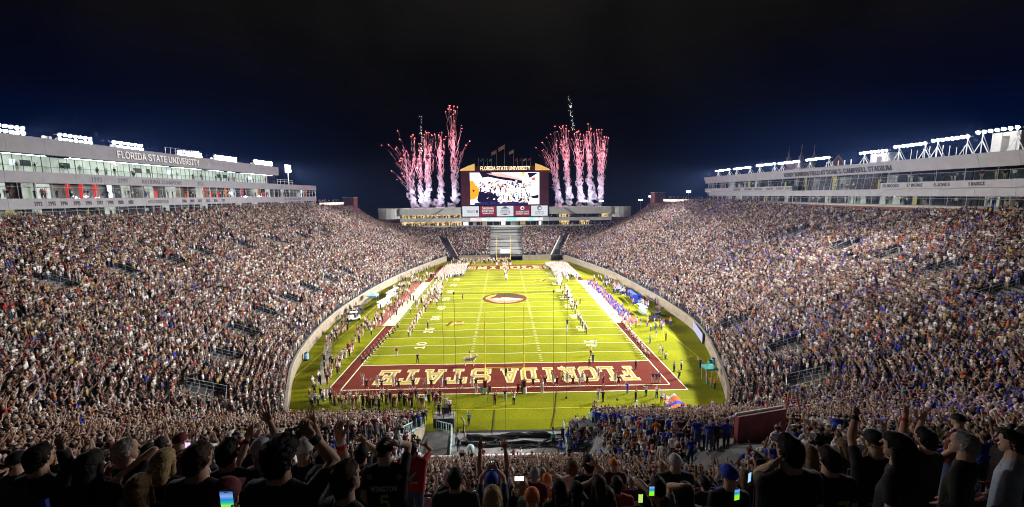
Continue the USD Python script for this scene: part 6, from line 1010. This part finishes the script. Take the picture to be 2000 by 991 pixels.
FANS = [
 (26,884,40,10,'hat','hair_black','tee_black','person in dark hat cut off by the left frame edge',[('R',6,898,'open',-.1)],{'cap':'cap_dark','sleeve':'long'}),
 (70,876,56,-5,'short','hair_black','tee_black','large dark haired person with red wristband fist before the face, far left',[('R',114,850,'fist',-.25,None,('band_red',))],{'sleeve':'long','wide':1.1}),
 (168,892,54,5,'long','hair_black','tee_black','woman with long dark hair at the left, beside a grey haired man',[],{}),
 (238,866,46,-35,'short','hair_grey','tee_black','grey haired man in glasses looking down at a phone on the left',[('R',236,908,'grip',-.1)],{}),
 (282,866,26,15,'short','hair_black','tee_dark','small dark haired person clasping hands behind the grey haired man',[('R',276,888,'fist',.2)],{}),
 (306,854,24,20,'short','hair_black','tee_black','small dark head between the blonde and the maroon cap',[],{}),
 (312,890,46,10,'bob','hair_blond','tee_black','person with short messy blond hair in dark clothes',[],{}),
 (262,942,52,25,'long','hair_light','tee_black','woman with long fair hair leaning left, lowest at the left',[],{'lean':.1}),
 (345,850,26,-15,'none','hair_black','tee_maroon','person in maroon cap filming with a glowing phone on the left',[('R',360,866,'grip',-.1)],{'cap':'cap_maroon'}),
 (380,884,56,-8,'short','hair_brown','tee_black','broad man with short brown hair and black tee, centre of the left group',[],{'wide':1.15}),
 (437,876,42,8,'quiff','hair_black','tee_black','man with dark quiff and black tee lettered SD',[],{'wide':1.1}),
 (432,962,40,0,'none','hair_black','tee_black','person in dark maroon cap behind the big green phone',[],{'cap':'cap_maroon','depth':3.1}),
 (484,898,34,5,'short','hair_black','sweater','person in grey speckled shirt with pink wristband hand up',[('L',478,842,'open',.1,None,('cap_maroon',))],{}),
 (504,872,30,0,'none','hair_brown','tee_grey','person in white cap with a long bare arm raised beside it',[('R',520,812,'open',.1)],{'cap':'cap_white','depth':4.4}),
 (540,884,58,-12,'curly','hair_black','tee_black','man with thick curly black hair and black tee with small white crest',[('R',604,846,'fist',.15,None,('cap_dark',))],{'wide':1.15}),
 (588,872,34,-10,'none','hair_brown','tee_black','man in white cap raising a spread hand against the grass',[('R',607,816,'open',.2)],{'cap':'cap_white'}),
 (622,888,30,5,'pony','hair_blond','tee_maroon','blonde woman in maroon top with ponytail beside two lit phones',[('R',636,884,'grip',-.1)],{}),
 (612,934,44,0,'short','hair_black','tee_black','dark head low between the white cap and the brown haired man',[],{}),
 (668,928,52,-28,'short','hair_brown','tee_black','brown haired man tilting his head, with red and white wristbands on a raised fist',[('L',657,850,'fist',.25,None,('band_white','band_red'))],{'tilt':-12}),
 (699,880,26,0,'short','hair_black','tee_dark','short haired man with one hand up left of the jersey',[('R',706,858,'open',.1)],{}),
 (745,874,36,0,'none','hair_black','tee_black','person in black number 5 jersey and backwards black cap',[('R',768,862,'open',.0,None,('band_white',))],{'cap':'cap_dark','wide':1.12,'capback':True,'depth':4.9}),
 (797,872,19,0,'short','hair_black','tee_red','person in bright red shirt with a white wing print, arm raised',[('R',826,868,'open',.1)],{'wide':1.2,'skin':'skin_b'}),
 (866,930,17,25,'none','hair_black','tee_black','person in white cap behind the man in the dark hooded top',[],{'cap':'cap_white'}),
 (881,932,25,0,'short','hair_black','tee_dark','broad man in dark hooded top, back turned, left of the raised arms',[],{'wide':1.25,'sleeve':'long','depth':5.4}),
 (956,914,19,0,'long','hair_black','tee_grey','person with both bare arms raised high over the apron',[('L',930,872,'open',.1),('R',980,866,'open',.1)],{'depth':7.2}),
 (952,940,22,0,'none','hair_black','tee_navy','person in bright blue cap filming overhead with a white screened phone',[('L',946,916,'grip',.1),('R',961,916,'grip',.1)],{'cap':'cap_blue','depth':6.2}),
 (953,974,36,0,'long','hair_blond','tee_dark','woman with long blond hair at the bottom centre',[],{'depth':4.4}),
 (985,951,15,0,'none','hair_black','tee_dark','small person in pale blue cap right of the blond hair',[],{'cap':'cap_blue'}),
 (1012,948,20,-10,'none','hair_grey','tee_dark','bald person holding a brightly lit wide phone',[('L',998,952,'grip',-.1)],{'skin':'skin_b','depth':6.6}),
 (1030,975,18,-5,'none','hair_grey','tee_dark','person in orange cap at the bottom, below the bald head',[],{'cap':'cap_orange','depth':5.5}),
 (1013,990,24,0,'short','hair_grey','tee_dark','grey short haired head at the very bottom edge, centre',[],{}),
 (1036,926,18,-10,'short','hair_grey','tee_maroon','grey haired person in maroon above the orange cap',[],{}),
 (1051,925,14,15,'short','hair_grey','tee_white','smaller grey haired person right of a grey haired neighbour',[],{}),
 (1060,940,17,0,'none','hair_black','tee_orange','person in orange shirt beside red lit clasped hands',[('R',1076,928,'fist',-.1)],{'cap':'cap_orange'}),
 (1083,955,24,8,'long','hair_black','tee_black','woman with long dark hair in front of a white shirt',[],{}),
 (1099,977,22,0,'bob','hair_light','tee_orange','light haired person in orange at the bottom, left of the grey shirt',[],{}),
 (1110,915,19,0,'curly','hair_light','tee_white','person with frizzy light hair and white shirt',[],{}),
 (1117,962,25,0,'long','hair_black','tee_black','woman with straight black hair below a white shirt',[],{}),
 (1131,953,18,10,'none','hair_grey','tee_grey','bald red lit man in pale grey shirt',[('R',1146,948,'open',-.1)],{'skin':'skin_b','wide':1.2}),
 (1161,950,26,15,'long','hair_brown','tee_dark','woman with long brown hair taking a picture near the bottom',[('L',1144,944,'grip',.1)],{}),
 (1176,972,26,0,'short','hair_black','tee_white','dark haired man in white shirt at the bottom, left of red',[],{}),
 (1196,950,22,0,'short','hair_black','tee_red','dark haired man in red shirt, bottom centre right',[],{'wide':1.15}),
 (1191,912,15,0,'none','hair_black','tee_maroon','person in yellowish cap and maroon top near the parapet',[],{'cap':'cap_orange','wide':1.2}),
 (1142,908,16,5,'short','hair_black','tee_black','dark haired person with a big hand raised over the right ramp',[('R',1150,886,'open',-.6)],{'depth':6.4}),
 (1223,945,14,20,'short','hair_grey','tee_dark','small grey haired person bending beside the red shirt',[],{}),
 (1284,915,17,15,'none','hair_grey','tee_dark','bald man standing left of the man in the flat cap',[],{}),
 (1311,909,22,0,'hat','hair_grey','tee_dark','stout man in pale flat cap and dark tee, back turned',[],{'cap':'cap_white','wide':1.35}),
 (1277,955,27,5,'short','hair_black','tee_dark','dark haired person with lit phone below the man in the flat cap',[('L',1264,972,'grip',-.1)],{}),
 (1331,968,28,-5,'long','hair_black','tee_grey','woman with dark hair and hand up below the flat cap',[('L',1322,955,'open',0)],{}),
 (1368,950,20,10,'short','hair_black','tee_black','dark figure between the flat cap and the blue cap',[],{}),
 (1416,938,26,0,'none','hair_black','tee_black','person in bright blue cap right of centre',[],{'cap':'cap_blue','depth':5.2}),
 (1402,976,22,0,'none','hair_black','tee_blue','person in blue cap and blue shirt holding a green lit phone',[('R',1428,985,'grip',-.1)],{'cap':'cap_blue'}),
 (1447,940,22,-25,'bob','hair_light','tee_black','person with light brown hair photographing with a blue lit phone',[('R',1456,946,'grip',.0)],{}),
 (1474,908,22,20,'short','hair_black','tee_black','dark haired man beyond the big man, near a pink rail',[],{}),
 (1534,890,52,8,'short','hair_black','tee_black','big man in black tee with hand at his ear, right of centre',[('L',1499,918,'open',.05,'low')],{'wide':1.2,'depth':3.4}),
 (1577,898,28,-20,'long','hair_light','tee_grey','light haired woman just right of the big man',[],{}),
 (1612,908,42,0,'short','hair_black','tee_black','person in black jersey with a gold 7, back turned',[],{'wide':1.15}),
 (1642,885,26,10,'bob','hair_light','tee_dark','fair haired person behind the jersey with the gold 7',[],{}),
 (1702,878,28,0,'none','hair_black','tee_black','person in black cap with a clenched fist thrust straight up',[('L',1664,812,'fist',.3,None,('cap_dark',))],{'cap':'cap_dark','depth':4.7}),
 (1746,886,52,35,'long','hair_black','tee_black','woman with black hair in profile facing left on the right side',[],{}),
 (1800,872,32,10,'short','hair_black','tee_black','person in black with a red banded fist raised beside the profile woman',[('L',1760,806,'fist',.3,None,('band_red',)),('R',1795,836,'open',.2)],{'depth':5.}),
 (1865,838,26,20,'none','hair_brown','tee_maroon','person in dark cap looking left above the grey haired man',[],{'cap':'cap_dark'}),
 (1876,884,50,30,'short','hair_grey','tee_black','grey haired man in dark jacket with a white number, right side',[],{'sleeve':'long'}),
 (1972,884,52,38,'quiff','hair_black','sweater','man in grey blue sweater in profile at the right edge',[],{'sleeve':'long','wide':1.1}),
 (1996,872,36,10,'short','hair_black','tee_black','person in black raising a dark fist at the right frame edge',[('L',1972,834,'fist',.35)],{'sleeve':'long','depth':5.4}),
]
FB = {}
for u, v, w, yaw, hair, hc, shirt, lab, arms, kw in FANS: FB[(u, v)] = fan(u, v, w, yaw, hair, hc, shirt, lab, arms, **kw)
ff = FB[(745,874)]; shirt_text(ff, 'WINSTON', .058, -.42, 'ad_letter', w=.3) if 'ad_letter' in MATS else (plain('ad_letter', (.5,.5,.5), .6), plain('gold_print', (.42,.36,.1), .6, .2, 30.), shirt_text(ff, 'WINSTON', .058, -.42, 'ad_letter', w=.3)); shirt_text(ff, '5', .19, -.66, 'gold_print', w=.13)
for s in (-1, 1): shirt_text(ff, '5', .05, -.3, 'gold_print', x=s*.17, w=.07, y=-.1)
shirt_text(FB[(1612,908)], '7', .22, -.6, 'gold_print', x=.07, w=.15); shirt_text(FB[(437,876)], 'SD', .05, -.33, 'ad_letter', x=.15, y=-.13); shirt_text(FB[(1876,884)], '6', .1, -.38, 'ad_letter', x=-.1, w=.12)
patch(FB[(540,884)], [(-.02,-.02),(.0,-.032),(.022,-.015),(.024,.02),(.004,.03),(-.018,.018)], -.4, 'ad_letter', x=-.06)
for i in range(6): patch(FB[(797,872)], [(-.05+.01*i,-.02*i),(.1-.018*i,.12-.03*i),(.11-.018*i,.1-.03*i),(-.04+.01*i,-.03-.02*i)], -.52, 'ad_letter', x=-.02)
shirt_text(FB[(797,872)], 'Red', .04, -.62, 'ad_letter', x=.06)
b_ = FB[(70,876)]; MB().box((.16,-.14,b_[3]-.62), (.07,.03,.62)).build('blue_stripe', 'tee_blue', b_[0])
phone(436, 972, 2.3, 'large phone glowing green and blue at the bottom left', 'phone_field'); phone(228, 897, 4.6, 'phone with yellow glow held by the grey haired man', 'phone_olive', land=True, sc=.8); phone(361, 862, 5.5, 'phone with violet glow held by the person in maroon cap', 'phone_pink'); phone(636, 880, 4.9, 'left one of two small green lit phones by the ponytail', 'phone_field', sc=.9); phone(652, 889, 4.9, 'right one of two small green lit phones by the ponytail', 'phone_field', sc=.9)
phone(953, 908, 6.3, 'white screened phone held over the blue cap', 'phone_white'); phone(1006, 935, 6.4, 'wide white screened phone before the bald head', 'phone_white', land=True); phone(1264, 964, 5.2, 'blue and green lit phone below the flat cap', 'phone_field', sc=.9); phone(1242, 978, 5.2, 'lime lit phone at the bottom beside a red shirt', 'phone_lime', sc=.8); phone(1430, 974, 5., 'lime and white phone below the blue cap', 'phone_field', tilt=.2); phone(1455, 941, 6., 'tilted blue lit phone near the light brown hair', 'phone_blue', tilt=.5)
# the holder of the large phone stands below the frame: only the hands show
fan(440, 1075, 70, 0, 'short', 'hair_brown', 'tee_black', 'person below the frame whose two hands hold up the large phone', [('L',424,990,'grip',-.25), ('R',450,990,'grip',-.25)], depth=2.5)
# seat backs between the nearest fans
st = None
for i, (u, v, d) in enumerate(((790,965,6.5),(850,985,5.6),(1245,962,6.2),(1225,975,5.6),(1370,985,5.4),(960,925,8.4),(900,925,8.4),(1220,925,8.),(1258,930,8.))):
    p = atd(u, v, d); z = rowz(p[1]); lab = f'dark folding seat back, {["first","second","third","fourth","fifth","sixth","seventh","eighth","ninth"][i]} empty one between the nearest fans'
    if st is None:
        st = thing('stadium_seat', lab, 'seat', loc=(p[0], p[1], z), group='empty seats between the nearest fans'); q = bone((-.2,-.2,.5),(.2,-.2,.5),.04,n=10); 
        obj('backrest', m3.Manifold.batch_hull([ball((-.2,-.22,.5),.03), ball((.2,-.22,.5),.03), ball((-.17,-.27,.84),.03), ball((.17,-.27,.84),.03)]), 'cap_dark', st, 40); obj('seat_pan', m3.Manifold.batch_hull([ball((-.2,-.18,.45),.03), ball((.2,-.18,.45),.03), ball((-.2,.2,.44),.03), ball((.2,.2,.44),.03)]), 'cap_dark', st, 40)
        for s in (-1, 1): MB().bar((s*.22,-.1,0), (s*.22,-.16,.6), .025, 6).build('leg', 'dark_metal', st)
    else: dup(st, (p[0], p[1], z), 0, lab, 'seat', 'empty seats between the nearest fans')
for (u0, v0, u1, v1, d, lab) in ((1470,906,1505,907,7.,'short pinkish rail left of the big man'),(1648,930,1692,935,5.6,'pinkish rail below the clenched fist'),(1800,948,1822,949,5.2,'short pinkish rail end near the white number')): p, q = atd(u0, v0, d), atd(u1, v1, d); o = thing('grab_rail', lab, 'railing', at=(p[0], p[1], rowz(p[1]))); plain('pink_rail', (.14,.04,.055), .4) if 'pink_rail' not in MATS else 0; MB().bar(p, q, .013, 8).build('rail', 'pink_rail', o); [MB().bar([*c[:2], rowz(p[1])-.3], c, .009, 6).build('rail_post', 'pink_rail', o) for c in (p, q)]

keep = lambda X: np.array([np.min(np.hypot(VB[:,0]-x, VB[:,1]-y)) > .45 for x, y in X[:, :2]])
for i in range(len(PX)):                                                             # no fan of the mass stands where a band member does
    c = (PX[i][:,0] > 15) & (PX[i][:,1] < -15); k = np.ones(len(PX[i]), bool)
    if c.any(): k[c] = keep(PX[i][c])
    PX[i], PR[i], PM[i], PS[i] = PX[i][k], PR[i][k], PM[i][k], PS[i][k]
finish_crowd()

# ------------------------------------------------------------------ thin night haze
hz = mk('haze', {'v': ('principled_volume', {'color': (.3,.45,1.), 'density': .00007, 'anisotropy': .2})}, (), None, 'v.volume')
tag(MB().box2((-260,-120,-1.1), (260,330,75)).build('haze', 'haze'), 'thin night air haze over the whole stadium', 'haze', kind='stuff')
